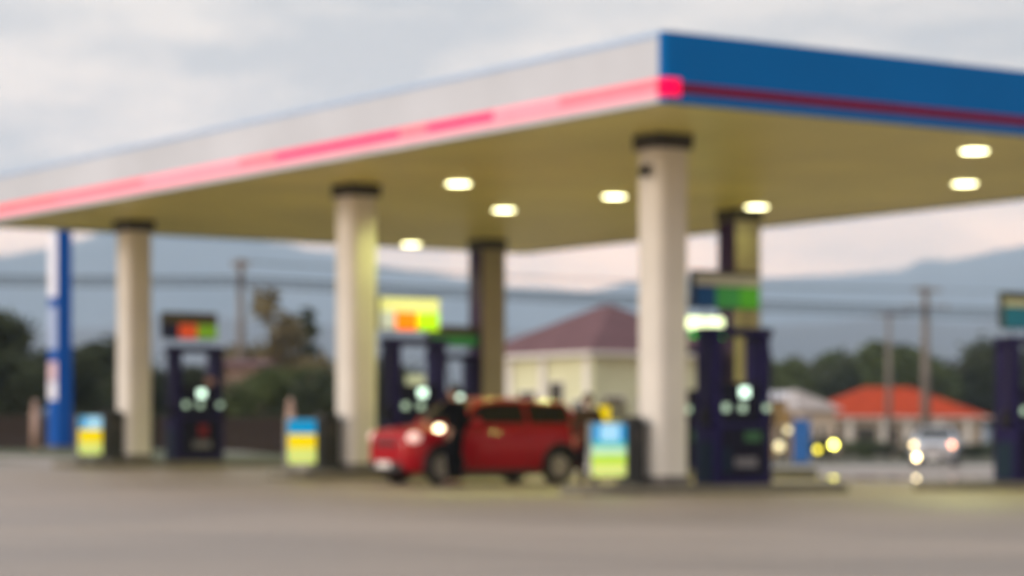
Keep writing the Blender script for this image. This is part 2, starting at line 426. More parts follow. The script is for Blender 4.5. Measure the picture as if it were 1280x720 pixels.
# ceiling lights
lights = [(573, 229), (630, 262), (768, 245), (514, 305), (946, 258), (1218, 188), (1206, 229)]
names = ['left front', 'centre', 'just left of the front column', 'deepest', 'right of the front column', 'nearest', 'right']
llab = ['round ceiling light nearest the middle left column', 'round ceiling light between the middle left column light and the purple rear column',
        'round ceiling light just left of the front column head', 'farthest round ceiling light, low beside the lit middle column',
        'round ceiling light above the purple column on the right', 'upper of the two round ceiling lights at the right end',
        'lower of the two round ceiling lights at the right end']
proto = None
for (px, y), lb in zip(lights, llab):
    s = (HOR-y)/(ZC-HC); D = F/s; x = (px-640)/s
    if proto is None:
        proto = thing('ceiling_light', (x, D, ZC+.02), TH, lb, 'ceiling light', 'lit ceiling lights under the canopy')
        f_ = MB(); f_.cyl((0, 0, -.03), (0, 0, 0), .27, .27, 28); f_.build('light_frame', M['lamp_frame'], proto)
        d_ = MB(); d_.cyl((0, 0, -.045), (0, 0, -.031), .21, .225, 28); d_.build('light_lens', M['lamp'], proto)
        o = proto
    else:
        o = copy_tree(proto); o.location = (x, D, ZC+.02); o['label'] = lb

for i, (px, y) in enumerate(lights):
    s = (HOR-y)/(ZC-HC); D = F/s; x = (px-640)/s
    ld = bpy.data.lights.new('ceiling_lamp', 'SPOT'); ld.energy = 560*(.04 if i == 4 else .6 if i == 0 else 1.5 if i == 2 else 1.15 if i in (5, 6) else 1); ld.color = (.96, 1, .30); ld.spot_size = rad(152); ld.spot_blend = .5; ld.shadow_soft_size = .2
    lo = bpy.data.objects.new('ceiling_lamp', ld); C.objects.link(lo); lo.location = (x, D, ZC-.06)
# columns
cols = [(0, 0, 'nearest square cream column at the front of the canopy, standing beside the navy pump'),
        (0, 9.6, 'cream column brightly lit on its right side, left of the red car'),
        (0, 19.2, 'farthest cream column on the left, beside the blue sign pylon'),
        (9.4, 0, 'cream column at the far right end of the nearest island'),
        (9.4, 9.6, 'column with a dark purple side rising behind the nearest pump sign'),
        (9.4, 19.2, 'column with a purple side behind the red car, left of the hip roofed shop')]
proto = None
for a, b, lb in cols:
    x, y = st(a, b); z = g_ab(a, b)
    c = thing('canopy_column', (x, y, z), TH, lb, 'column', 'columns carrying the canopy')
    hx = .33
    top = ZC+.02-z
    s_ = MB(); s_.rprism(hx, hx, .19 if a < 5 else .05, .30, top-.24, n=9); s_.build('shaft', M['column'] if a < 5 else M['column_shaded'], c)
    s_ = MB(); s_.box(-hx-.015, hx+.015, -hx-.015, hx+.015, top-.24, top-.001); s_.build('capital', M['capital'], c)
    s_ = MB(); s_.rprism(hx+.03, hx+.03, .2, .0, .30, n=9); s_.build('plinth', M['plinth'], c)
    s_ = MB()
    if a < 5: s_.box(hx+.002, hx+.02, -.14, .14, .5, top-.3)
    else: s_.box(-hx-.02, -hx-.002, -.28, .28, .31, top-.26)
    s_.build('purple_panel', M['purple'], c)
# small camera on the front column
x, y = st(-.36, -.1)
cam_ = thing('security_camera', (x, y, HC+(HOR-217)/78.), TH, 'small black dome camera on the upper left side of the nearest column', 'security camera')
s_ = MB(); s_.box(-.10, .035, -.03, .03, .06, .12); s_.build('bracket', M['capital'], cam_)
s_ = MB(); s_.ball((-.10, 0, 0), .085, sz=(1, 1, 1.1)); s_.build('dome', M['black'], cam_)

# ---------------------------------------------------------------- islands, pumps, signs
islands = [(-1.9, 3.75, 0, 'nearest raised concrete pump island under the front column'), (5.65, 11.4, 0, 'raised concrete pump island cut by the right edge of the photo'),
           (-1.9, 3.75, 9.6, 'raised concrete pump island behind the red car, left half'), (5.65, 11.4, 9.6, 'raised concrete pump island behind the front column, right half'),
           (-1.9, 3.75, 19.2, 'farthest raised concrete pump island on the left'), (5.65, 11.4, 19.2, 'farthest raised concrete pump island, behind the red car')]
IH = .15
for a0, a1, b, lb in islands:
    x, y = st(a0, b); z = g_ab(a0, b)
    t = thing('pump_island', (x, y, z), TH, lb, 'pump island', 'raised pump islands on the forecourt')
    L_ = a1-a0; r = .62
    pts = []
    for k in range(13):
        tt = rad(90+180*k/12.); pts.append((r+r*math.cos(tt), r*math.sin(tt)))
    for k in range(13):
        tt = rad(-90+180*k/12.); pts.append((L_-r+r*math.cos(tt), r*math.sin(tt)))
    s_ = MB(); s_.prism(pts, -.15, IH-.02); s_.build('kerb', M['kerb'], t)
    s_ = MB(); s_.prism([(L_/2+(p[0]-L_/2)*.97, p[1]*.9) for p in pts], IH-.019, IH); s_.build('paving', M['plinth'], t)

def make_pump(loc, label):
    t = thing('fuel_pump', loc, TH, label, 'fuel pump', 'navy fuel pumps on the islands')
    s_ = MB(); s_.box(-.60, .60, -.27, .27, .0, 1.0, bev=.02); s_.build('cabinet', M['navy'], t)
    s_ = MB(); s_.box(-.46, .46, -.285, -.272, .12, .92); s_.box(-.46, .46, .272, .285, .12, .92); s_.build('service_door', M['navy_dark'], t)
    s_ = MB(); s_.box(-.20, .26, -.295, -.286, .28, .44); s_.build('maker_plate', M['grey_plate'], t)
    for sx in (-1, 1):
        s_ = MB(); s_.box(sx*.51-.10, sx*.51+.10, -.22, .22, 1.001, 2.42, bev=.025); s_.build('pillar', M['navy'], t)
    s_ = MB(); s_.box(-.66, .66, -.24, .24, 2.421, 2.56, bev=.03); s_.build('top_beam', M['navy'], t)
    s_ = MB(); s_.box(-.405, .405, -.20, .20, 1.001, 1.66, bev=.02); s_.build('display_head', M['navy_dark'], t)
    s_ = MB(); s_.box(-.02, .16, -.212, -.201, 1.43, 1.58); s_.build('screen', M['screen'], t)
    for x0 in (-.32, .03):
        s_ = MB(); s_.box(x0-.06, x0+.06, -.212, -.201, 1.19, 1.31); s_.build('keypad', M['screen_dim'], t)
    s_ = MB(); s_.box(.46, .58, -.232, -.221, 1.20, 1.30); s_.build('side_display', M['screen_dim'], t)
    for sx in (-1, 1):
        h_ = [(sx*.64, -.02, 1.15+1.2*0), (sx*.70, -.10, 1.9), (sx*.68, -.05, 2.35)]
        pts = []
        for k in range(15):
            u = k/14.
            pts.append((sx*(.62+.14*math.sin(math.pi*u)), -.12-.08*math.sin(math.pi*u), 2.40-1.75*math.sin(math.pi*u*.5)*1.0+ (u**3)*.35))
        s_ = MB(); s_.tube(pts, .017); s_.build('hose', M['black'], t)
        s_ = MB(); s_.box(sx*.66-.05, sx*.66+.05, -.17, -.03, .98, 1.22, bev=.015); s_.tube([(sx*.66, -.10, 1.22), (sx*.66, -.14, 1.30), (sx*.66, -.20, 1.34)], .014); s_.build('nozzle', M['black'], t)
    return t
pumps = [(1.45, 0, 'nearest navy fuel pump, right of the front column'), (8.2, 0, 'navy fuel pump cut off by the right edge of the photo'),
         (1.3, 9.6, 'navy fuel pump behind the bonnet of the red car'), (8.2, 9.6, 'navy fuel pump mostly hidden behind the front column and nearest pump'),
         (1.5, 19.2, 'farthest navy fuel pump on the left, beside the left cream column'), (8.4, 19.2, 'navy fuel pump half hidden behind the one at the red car bonnet')]
proto = None
for a, b, lb in pumps:
    x, y = st(a, b); loc = (x, y, g_ab(a, b)+IH)
    if proto is None:
        proto = make_pump(loc, lb); pk = [proto]
    else:
        o = copy_tree(proto); o.location = loc; o['label'] = lb; pk.append(o)
for i, x0, x1, z0, z1, mm, nm in ((0, .0, .34, .70, .86, 'st_green', 'price_label'), (0, -.44, -.30, .2, .6, 'st_teal', 'notice_label'), (2, -.30, .12, 1.66, 1.84, 'st_pale', 'price_panel'), (4, -.05, .18, .55, .80, 'st_red', 'notice_label'), (4, .16, .38, 1.70, 1.86, 'st_pink', 'price_panel'), (1, -.3, .2, .5, .7, 'st_teal', 'price_label'), (3, -.3, .1, .6, .8, 'st_green', 'price_label')):
    s_ = MB(); s_.box(x0, x1, -.298, -.2865, z0, z1) if z1 < 1 else s_.box(x0, x1, -.215, -.196, z0, z1); s_.build(nm, M[mm], pk[i])
for p_ in pk:
    s_ = MB(); s_.box(-.612, -.601, -.2, .2, .05, .7); s_.build('side_panel', M['st_teal'], p_)
# overhead signs: rows of (z0,z1,x0,x1,mat) in fractions
def sign(a, b, label, z0, z1, cells, w=1.36):
    x, y = st(a, b); z = g_ab(a, b)+IH
    t = thing('pump_sign', (x, y, z), TH, label, 'overhead sign', 'sign boards raised over the pumps')
    s_ = MB(); s_.box(-w/2, w/2, -.07, .07, z0, z1, bev=.015); s_.build('sign_box', M['s_dark'], t)
    for sx in (-1, 1):
        s_ = MB(); s_.cyl((sx*.42, 0, 2.561), (sx*.42, 0, z0), .013); s_.build('post', M['capital'], t)
    hh = z1-z0
    for fx0, fx1, fz0, fz1, mm in cells:
        s_ = MB(); s_.box(-w/2+fx0*w+.01, -w/2+fx1*w-.002, -.082, -.071, z0+fz0*hh, z0+fz1*hh)
        s_.box(-w/2+fx0*w+.01, -w/2+fx1*w-.002, .071, .082, z0+fz0*hh, z0+fz1*hh); s_.build('sign_face', M[mm], t)
sign(1.27, 0, 'sign board over the nearest pump with blue and green fields', 2.86, 3.48, [(0, 1, .60, .88, 's_greyband'), (0, .32, .03, .58, 's_steel'), (.32, .68, .03, .58, 's_green2'), (.68, .99, .03, .58, 's_green')])
sign(8.2, 0, 'dark teal sign board at the right edge of the photo', 2.70, 3.36, [(0, .99, .60, .80, 's_greyband'), (0, .99, .03, .58, 's_teal')])
sign(1.16, 9.6, 'bright sign board with orange and lime fields over the pump by the red car', 2.70, 3.36, [(0, .99, .55, .95, 's_paleband'), (0, .26, .03, .55, 's_white'), (.26, .62, .03, .55, 's_orange'), (.62, .99, .03, .55, 's_lime')])
sign(8.32, 9.6, 'glowing white and green sign board beside the front column', 2.74, 3.20, [(0, .94, .42, .95, 's_bright'), (0, .3, .05, .40, 's_teal'), (.3, .94, .05, .40, 's_brightgreen')])
sign(1.36, 19.2, 'small sign board with red and green fields on the far left', 2.72, 3.32, [(0, .99, .56, .95, 's_olive'), (0, .28, .03, .55, 's_navy'), (.28, .62, .03, .55, 's_orange_dim'), (.62, .99, .03, .55, 's_lime_dim')])
sign(8.4, 19.2, 'dim green sign board left of the purple rear column', 2.74, 3.24, [(0, .99, .55, .95, 's_olive'), (0, .99, .05, .53, 's_green2')])

# poster stands and bins
def stand(px, b, label, bands, w=.66, top=.98):
    a = a_at(px, b); x, y = st(a, b)
    t = thing('poster_stand', (x, y, g_ab(a, b)+IH), TH, label, 'poster stand', 'lit poster stands at the island ends')
    s_ = MB(); s_.box(-w/2-.02, w/2+.02, -.05, .05, .14, top+.02, bev=.012); s_.build('case', M['frame_white'], t)
    for sx in (-1, 1):
        s_ = MB(); s_.box(sx*w*.36-.025, sx*w*.36+.025, -.16, .16, 0, .03); s_.box(sx*w*.36-.02, sx*w*.36+.02, -.02, .02, .03, .14); s_.build('foot', M['capital'], t)
    s_ = MB(); ms = []
    z0 = .15; hh = top-z0
    for fx0, fx1, f0, f1, mm in bands:
        ms.append(M[mm])
        s_.box(-w/2+fx0*w, -w/2+fx1*w, -.058, -.0505, z0+f0*hh, z0+f1*hh, len(ms)-1)
    s_.build('poster', ms, t)
s3 = [(0, .99, .001, .24, 'p_paleyel'), (0, .99, .24, .40, 'p_lime'), (0, .99, .40, .56, 'p_mint'), (0, .99, .56, .66, 'p_teal'), (0, .22, .66, .99, 'p_blue'), (.22, .8, .66, .99, 'p_pale'), (.8, .99, .66, .99, 'p_blue')]
s12 = [(0, .99, .001, .30, 'p_paleyel'), (0, .99, .30, .66, 'p_yellow'), (0, .3, .66, .99, 'p_blue'), (.3, .99, .66, .99, 'p_pale')]
stand(759, -.05, 'lit blue, mint and lime poster stand at the foot of the nearest column', s3)
stand(376, 9.55, 'lit blue and yellow poster stand left of the red car', [(0, .99, .001, .34, 'p_paleyel'), (0, .99, .34, .66, 'p_yellow'), (0, .99, .66, .99, 'p_blue'), ], w=.60)
stand(112, 19.15, 'lit blue and yellow poster stand farthest left, by the blue pylon', s12, w=.54)
def litter(px, b, label, w=.36):
    a = a_at(px, b); x, y = st(a, b)
    t = thing('litter_bin', (x, y, g_ab(a, b)+IH), TH, label, 'litter bin', 'dark litter bins between poster and column')
    s_ = MB(); s_.rprism(w/2, w/2, .05, .02, .95); s_.build('bin_body', M['bin'], t)
    s_ = MB(); s_.rprism(w/2+.02, w/2+.02, .06, .951, 1.02); s_.rprism(w/2-.03, w/2-.03, .05, 1.021, 1.10); s_.build('bin_lid', M['bin'], t)
    s_ = MB(); s_.box(-w*.3, w*.3, -w/2-.012, -w/2-.001, .72, .86); s_.build('bin_flap', M['capital'], t)
litter(792, .02, 'dark grey litter bin in front of the nearest column', .30)
litter(408, 9.6, 'dark grey litter bin left of the column by the red car', .40)
litter(139, 19.2, 'dark grey litter bin beside the farthest left column', .44)

# ---------------------------------------------------------------- cars
def eval_mesh(o):
    dg = bpy.context.evaluated_depsgraph_get()
    ev = o.evaluated_get(dg); me = bpy.data.meshes.new_from_object(ev)
    o.modifiers.clear(); old = o.data; o.data = me
    return me
def interp(tab, x):
    if x >= tab[0][0]: return tab[0][1]
    for (x0, y0), (x1, y1) in zip(tab, tab[1:]):
        if x1 <= x <= x0: return y0+(y1-y0)*(x0-x)/(x0-x1)
    return tab[-1][1]
def make_car(name, loc, rz, label, cat, paint, L=3.9, W=1.70, H=1.55, wb=2.5, R=.33, style='hatch', head='lens_lit', amber=False, tilt=0.):
    root = thing(name, loc, rz, label, cat); root.rotation_euler = (tilt, 0, rz)
    xf, xr = L/2, -L/2; hw = W/2
    k = L/3.9
    WT = [(xf, hw*.62), (xf-.10*k, hw*.80), (xf-.30*k, hw*.93), (xf-.75*k, hw), (0, hw), (xr+.6*k, hw*.99), (xr+.22*k, hw*.93), (xr+.05*k, hw*.82), (xr, hw*.72)]
    belt = .675*H
    TT = [(xf, .53*H), (xf-.04*k, .575*H), (xf-.14*k, .61*H), (xf-.5*k, .645*H), (xf-1.05*k, belt+.01), (0, belt+.02), (xr+.45*k, belt+.04), (xr+.12*k, belt-.01), (xr, .55*H)]
    BT = [(xf, .30), (xf-.12, .22), (xf-.5, .19), (0, .18), (xr+.5, .20), (xr+.12, .26), (xr, .36)]
    xs = []
    n = 30
    for i in range(n+1):
        u = i/n; xs.append(xf+(xr-xf)*(u*u*(3-2*u)*.5+u*.5))
    def half(x):
        w, zt, zb = interp(WT, x), interp(TT, x), interp(BT, x)
        hh = zt-zb
        return [(0, zb), (w*.80, zb), (w*.95, zb+.06*hh), (w*.985, zb+.2*hh), (w, zb+.45*hh), (w*.995, zb+.65*hh), (w*.965, zb+.85*hh), (w*.91, zb+.955*hh), (w*.80, zt-.0), (w*.45, zt+.02), (0, zt+.028)]
    bm = bmesh.new(); rings = []
    for x in xs:
        h = half(x)
        ring = [bm.verts.new((x, y, z)) for y, z in h] + [bm.verts.new((x, -y, z)) for y, z in h[-2:0:-1]]
        rings.append(ring)
    m_ = len(rings[0])
    for r0, r1 in zip(rings, rings[1:]):
        for i in range(m_):
            f = bm.faces.new((r0[i], r0[(i+1) % m_], r1[(i+1) % m_], r1[i])); f.smooth = True
    bm.faces.new(rings[0]); bm.faces.new(rings[-1][::-1])
    bmesh.ops.recalc_face_normals(bm, faces=bm.faces)
    me = bpy.data.meshes.new('body'); bm.to_mesh(me); bm.free(); me.materials.append(paint); me.materials.append(M['trim'])
    body = bpy.data.objects.new('body', me); C.objects.link(body)
    # cut the wheel arches
    cb = MB()
    for wx in (wb/2, -wb/2):
        for sy in (-1, 1):
            cb.cyl((wx, sy*(hw-.26), R), (wx, sy*(hw+.2), R), R+.065, n=32)
    cut = cb.build('arch_cutter', M['trim'])
    md = body.modifiers.new('b', 'BOOLEAN'); md.operation = 'DIFFERENCE'; md.object = cut; md.solver = 'EXACT'
    eval_mesh(body); bpy.data.objects.remove(cut)
    body.parent = root
    for p in body.data.polygons: p.use_smooth = len(p.vertices) == 4
    # greenhouse
    if style == 'hatch':
        xw0, xw1, xr1, xr0 = xf-1.04*k, xf-1.55*k, xr+.42*k, xr+.10*k
    else:
        xw0, xw1, xr1, xr0 = xf-1.15*k, xf-1.75*k, xr+1.0*k, xr+.45*k
    GT = [(xw0, belt-.02), (xw0-.25*(xw0-xw1), belt+.26*(H-belt)), (xw1, H-.05), (xw1-.35*k, H-.005), ((xw1+xr1)/2, H), (xr1, H-.05), (xr1+(xr0-xr1)*.7, belt+.34*(H-belt)), (xr0, belt-.02)]
    def ghalf(x):
        zt = interp(GT, x); wbse = interp(WT, x)*.925; fr = max(0, (zt-belt)/(H-belt)); wt = wbse-(.20*fr)*(hw/.85)
        zb = belt-.03
        hh = zt-zb
        return [(wbse, zb), (wbse-(wbse-wt)*.45, zb+.47*hh), (wt, zb+.90*hh), (wt-.06, zb+.975*hh), (wt*.5, zt), (0, zt+.012*fr)]
    gx = [xw0+(xr0-xw0)*i/24. for i in range(25)]
    bm = bmesh.new(); rings = []
    for x in gx:
        h = ghalf(x)
        rings.append([bm.verts.new((x, y, z)) for y, z in h]+[bm.verts.new((x, -y, z)) for y, z in h[-2::-1]])
    m_ = len(rings[0])
    for r0, r1 in zip(rings, rings[1:]):
        for i in range(m_-1):
            f = bm.faces.new((r0[i], r0[i+1], r1[i+1], r1[i])); f.smooth = True
    bmesh.ops.recalc_face_normals(bm, faces=bm.faces)
    me = bpy.data.meshes.new('cabin'); bm.to_mesh(me); bm.free(); me.materials.append(paint)
    cab = bpy.data.objects.new('cabin', me); C.objects.link(cab); cab.parent = root
    # side windows
    def sidept(x, v, sy, off=.006):
        h = ghalf(x); (y0, z0), (y1, z1), (y2, z2) = h[0], h[1], h[2]
        z0b = z0+.05
        if v < .5: y = y0+(y1-y0)*v*2; z = z0b+(z1-z0b)*v*2
        else: y = y1+(y2-y1)*(v-.5)*2; z = z1+(z2-z1)*(v-.5)*2
        return (x, sy*(y+off), z)
    pil = (xw1+xr1)/2
    for sy in (-1, 1):
        for (xa, xb) in ((xw0-.30*(xw0-xw1), pil+.04), (pil-.04, xr1+.02)):
            mb = MB(); nn = 8; g1 = []
            for i in range(nn+1):
                x = xa+(xb-xa)*i/nn
                g1.append([mb.bm.verts.new(sidept(x, v, sy)) for v in (.08, .3, .5, .7, .93)])
            for r0, r1 in zip(g1, g1[1:]):
                for j in range(4): f = mb.bm.faces.new((r0[j], r0[j+1], r1[j+1], r1[j])); f.smooth = True
            mb.build('side_window', M['glass'], root)
    # windscreen and rear window
    for nm, xa, xb in (('windscreen', xw0-.12*(xw0-xw1), xw1+.02), ('rear_window', xr0+.12*(xr1-xr0), xr1+.02)):
        mb = MB(); g1 = []
        for i in range(7):
            x = xa+(xb-xa)*i/6.; h = ghalf(x); zt = h[4][1]; yw = h[3][0]-.03
            g1.append([mb.bm.verts.new((x+(.008 if nm == 'windscreen' else -.008), yw*q, zt+.012-.018*q*q)) for q in (-1, -.6, -.2, .2, .6, 1)])
        for r0, r1 in zip(g1, g1[1:]):
            for j in range(5): f = mb.bm.faces.new((r0[j], r0[j+1], r1[j+1], r1[j])); f.smooth = True
        mb.build(nm, M['glass'], root)
    # wheels
    for wx in (wb/2, -wb/2):
        for sy in (-1, 1):
            w = bpy.data.objects.new('wheel', None); C.objects.link(w); w.parent = root; w.location = (wx, sy*(hw-.13), R)
            mb = MB(); pr = [(-.09, R*.62), (-.10, R*.9), (-.07, R), (.07, R), (.10, R*.9), (.09, R*.62)]; nr = 32
            vr = [[mb.bm.verts.new((r*math.cos(2*math.pi*q/nr), yy, r*math.sin(2*math.pi*q/nr))) for q in range(nr)] for yy, r in pr]
            for i in range(len(pr)):
                r0, r1 = vr[i], vr[(i+1) % len(pr)]
                for q in range(nr): f = mb.bm.faces.new((r0[q], r0[(q+1) % nr], r1[(q+1) % nr], r1[q])); f.smooth = True
            mb.build('tyre', M['tyre'], w)
            mb = MB(); mb.cyl((0, sy*.03, 0), (0, sy*.055, 0), R*.60, n=32)
            mb.cyl((0, sy*.056, 0), (0, sy*.095, 0), R*.16, n=16)
            for q in range(5):
                t = 2*math.pi*q/5+.3; c, s = math.cos(t), math.sin(t)
                mb.tube([(c*R*.13, sy*.085, s*R*.13), (c*R*.6, sy*.075, s*R*.6)], .032, n=6)
            mb.build('rim', M['rim'], w)
            mb = MB(); vv = []
            for q in range(17):                       # arch lip of dark plastic
                t = rad(-8+196*q/16.); c, s = math.cos(t), math.sin(t)
                vv.append((wx+c*(R+.075), sy*(hw*.985), max(R+s*(R+.075), .2)))
            mb.tube(vv, .028, n=6); mb.build('arch_trim', M['trim'], root)
    # lamps, bumper, grille, mirrors, sills, plate, handles
    for sy in (-1, 1):
        x0 = xf-.22*k; yy = sy*interp(WT, x0)*.86
        mb = MB(); mb.ball((x0+.02, yy, .535*H), .13, sz=(1.1, 1., .8)); mb.build('headlight', M[head if not (amber and sy > 0) else 'side_lamp'], root)
        if amber and sy < 0:
            mb = MB(); mb.ball((xf-.02, sy*hw*.66, .36), .09, sz=(.7, 1, 1)); mb.build('fog_lamp', M['headlamp'], root)
        x1 = xr+.10*k
        mb = MB(); mb.ball((x1+.02, sy*interp(WT, x1)*.93, .60*H), .11, sz=(.8, .7, 1.4)); mb.build('tail_light', M['tail'], root)
        mb = MB(); mb.ball((xw0-.28*k, sy*(hw+.08), belt+.06), .1, sz=(.7, 1., .75)); mb.box(xw0-.31*k, xw0-.25*k, sy*(hw*.9)-.05, sy*(hw*.9)+.05, belt+.02, belt+.05); mb.build('mirror', paint, root)
        mb = MB(); mb.box(-wb/2+R+.1, wb/2-R-.1, sy*(hw-.055)-.05, sy*(hw-.055)+.05, .17, .27, bev=.02); mb.build('sill', M['trim'], root)
        for hx_ in (pil+.16, xr1+.28*k):
            mb = MB(); mb.box(hx_-.09, hx_+.09, sy*(hw*.985)-.02, sy*(hw*.985)+.035, belt-.16, belt-.12, bev=.008); mb.build('door_handle', paint, root)
        for xx in (xw0-.28*k, pil, ):
            mb = MB()
            mb.tube([(xx, sy*(interp(WT, xx)*q+.001), z) for q, z in ((.985, .32), (1., .55), (.995, .72), (.962, .9), (.93, belt-.05))], .006, n=4); mb.build('door_seam', M['trim'], root)
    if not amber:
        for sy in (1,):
            xx = xf-.62*k; mb = MB(); mb.ball((xx, sy*interp(WT, xx)*.93, .645*H), .06, sz=(1.6, .5, .9)); mb.build('added_wing_glint', M['wing_glint'], root)  # added glowing ball in place of a reflected highlight on the wing
    mb = MB(); mb.box(xf-.16, xf+.03, -hw*.62, hw*.62, .23, .40, bev=.03); mb.build('front_bumper', M['trim'], root)
    mb = MB(); mb.box(xf-.10, xf+.012, -hw*.40, hw*.40, .44*H, .50*H, bev=.015); mb.build('grille', M['trim'], root)
    mb = MB(); mb.box(xf+.031, xf+.045, -.23, .23, .30, .41); mb.build('number_plate', M['plate'], root)
    mb = MB(); mb.box(xr-.02, xr+.14, -hw*.72, hw*.72, .28, .46, bev=.03); mb.build('rear_bumper', M['trim'], root)
    return root
cb_ = 6.0
ca_ = a_at(597, cb_); x, y = st(ca_, cb_)
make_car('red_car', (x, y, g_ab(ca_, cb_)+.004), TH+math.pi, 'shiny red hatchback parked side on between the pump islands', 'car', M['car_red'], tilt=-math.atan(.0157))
x, y = at(1170, 98)
make_car('silver_car', (x, y, g(x, y)+.006), math.atan2(-.975, -.22), 'silver car with lit headlights turning in from the road on the right', 'car', M['car_silver'], L=4.2, W=1.74, H=1.52, wb=2.55, style='sedan', head='dim_headlamp', amber=True)

# ---------------------------------------------------------------- people
def skin_obj(name, joints, edges, m, parent=None, root=0, sub=2):
    me = bpy.data.meshes.new(name)
    keys = list(joints.keys()); idx = {k_: i for i, k_ in enumerate(keys)}
    me.from_pydata([joints[k_][0] for k_ in keys], [(idx[a], idx[b]) for a, b in edges], [])
    o = bpy.data.objects.new(name, me); C.objects.link(o)
    md = o.modifiers.new('skin', 'SKIN'); md.use_smooth_shade = True
    sv = me.skin_vertices[0].data if me.skin_vertices else None
    for k_ in keys:
        r = joints[k_][1]; r = r if isinstance(r, tuple) else (r, r)
        sv[idx[k_]].radius = r
    for s in sv: s.use_root = False
    sv[root].use_root = True
    ms = o.modifiers.new('sub', 'SUBSURF'); ms.levels = sub; ms.render_levels = sub
    me2 = eval_mesh(o); me2.materials.clear(); me2.materials.append(m)
    for p in me2.polygons: p.use_smooth = True
    if parent: o.parent = parent
    return o
def person(loc, rz, label, top, legs, pose):
    J = {'pel': ((0, 0, .95), (.125, .10)), 'sp': ((0, .01, 1.13), (.12, .095)), 'ch': ((0, .0, 1.32), (.145, .105)), 'nk': ((0, .0, 1.46), .05), 'hd0': ((0, .02, 1.55), (.062, .075)), 'hd1': ((0, .015, 1.64), (.078, .092)), 'hd2': ((0, .005, 1.71), (.055, .065)),
         'nose': ((0, .125, 1.615), .012)}
    E = [('pel', 'sp'), ('sp', 'ch'), ('ch', 'nk'), ('nk', 'hd0'), ('hd0', 'hd1'), ('hd1', 'hd2'), ('hd1', 'nose')]
    for sx, s in ((-1, 'l'), (1, 'r')):
        el, wr, hdir = pose[s]
        J['sh'+s] = ((sx*.175, 0, 1.40), .058); J['el'+s] = ((sx*el[0], el[1], el[2]), .042); J['wr'+s] = ((sx*wr[0], wr[1], wr[2]), .028)
        d = Vector((sx*hdir[0], hdir[1], hdir[2])).normalized(); w = Vector((sx*wr[0], wr[1], wr[2]))
        side = d.cross(Vector((sx, 0, 0)));
        if side.length < .2: side = Vector((0, 1, 0))
        side.normalize()
        pm = w+d*.075; J['pm'+s] = (tuple(pm), (.034, .02))
        E += [('ch', 'sh'+s), ('sh'+s, 'el'+s), ('el'+s, 'wr'+s), ('wr'+s, 'pm'+s)]
        for q, (o_, ln) in enumerate(((-.033, .066), (-.011, .078), (.011, .073), (.033, .055))):
            b_ = pm+d*.018+side*o_; t1 = b_+d*ln*.55; curl = Vector((-sx*.35, 0, 0)); t2 = t1+(d+curl).normalized()*ln*.45
            J[f'f{q}{s}'] = (tuple(t1), .0085); J[f'g{q}{s}'] = (tuple(t2), .0075); E += [('pm'+s, f'f{q}{s}'), (f'f{q}{s}', f'g{q}{s}')]
        th = w+d*.03-side*.045; J['th'+s] = (tuple(th), .010); J['ti'+s] = (tuple(th+d*.04-side*.01), .008); E += [('wr'+s, 'th'+s), ('th'+s, 'ti'+s)]
        J['hp'+s] = ((sx*.095, 0, .88), .088); J['kn'+s] = ((sx*.105, .02, .49), .058); J['an'+s] = ((sx*.11, -.02, .09), .04); J['to'+s] = ((sx*.125, .13, .035), .034)
        E += [('pel', 'hp'+s), ('hp'+s, 'kn'+s), ('kn'+s, 'an'+s), ('an'+s, 'to'+s)]
    root = skin_obj('person', J, E, M['skin'])
    root.location = loc; root.rotation_euler = (0, 0, rz); root.scale = (1.08, 1.05, 1.01); tag(root, label, 'person')
    K = {k_: J[k_] for k_ in ('pel', 'sp', 'ch', 'shl', 'ell', 'shr', 'elr', 'wrl', 'wrr')}
    def grow(d, e): return {k_: (v[0], tuple(r+e for r in (v[1] if isinstance(v[1], tuple) else (v[1], v[1])))) for k_, v in d.items()}
    K['lo'] = ((0, 0, .87), (.13, .10)); K['nk0'] = ((0, 0, 1.44), (.055, .05))
    for s in 'lr':
        a_, b_ = Vector(J['el'+s][0]), Vector(J['wr'+s][0]); K['wr'+s] = (tuple(a_.lerp(b_, .88)), .03)
    skin_obj('shirt', grow(K, .034), [('lo', 'pel'), ('pel', 'sp'), ('sp', 'ch'), ('ch', 'nk0'), ('ch', 'shl'), ('ch', 'shr'), ('shl', 'ell'), ('shr', 'elr'), ('ell', 'wrl'), ('elr', 'wrr')], top, root)
    K = {k_: J[k_] for k_ in ('pel', 'hpl', 'hpr', 'knl', 'knr', 'anl', 'anr')}
    K['wst'] = ((0, 0, 1.0), (.12, .09))
    skin_obj('trousers', grow(K, .026), [('wst', 'pel'), ('pel', 'hpl'), ('pel', 'hpr'), ('hpl', 'knl'), ('hpr', 'knr'), ('knl', 'anl'), ('knr', 'anr')], legs, root)
    for s, sx in (('l', -1), ('r', 1)):
        mb = MB(); mb.ball((sx*.118, .055, .04), .055, sz=(.85, 2.3, .72)); mb.build('shoe', M['shoe'], root)
        mb = MB(); mb.ball((sx*.032, .098, 1.645), .012); mb.build('eye', M['hair'], root)
        mb = MB(); mb.ball((sx*.082, .0, 1.63), .028, sz=(.4, .7, 1.1)); mb.build('ear', M['skin'], root)
    mb = MB(); mb.ball((0, -.012, 1.672), .108, sz=(.90, 1.0, .92), u=24, v=14)
    for v in list(mb.bm.verts):
        if v.co.z < 1.62-.25*v.co.y*0 and v.co.y > -.02 or (v.co.y > .045 and v.co.z < 1.69): v.co = Vector((v.co.x*.8, min(v.co.y, .02), max(v.co.z, 1.63)))
    mb.build('hair', M['hair'], root)
    mb = MB(); mb.ball((0, .108, 1.578), .02, sz=(1.2, .4, .35)); mb.build('mouth', M['wall_pink'], root)
    return root
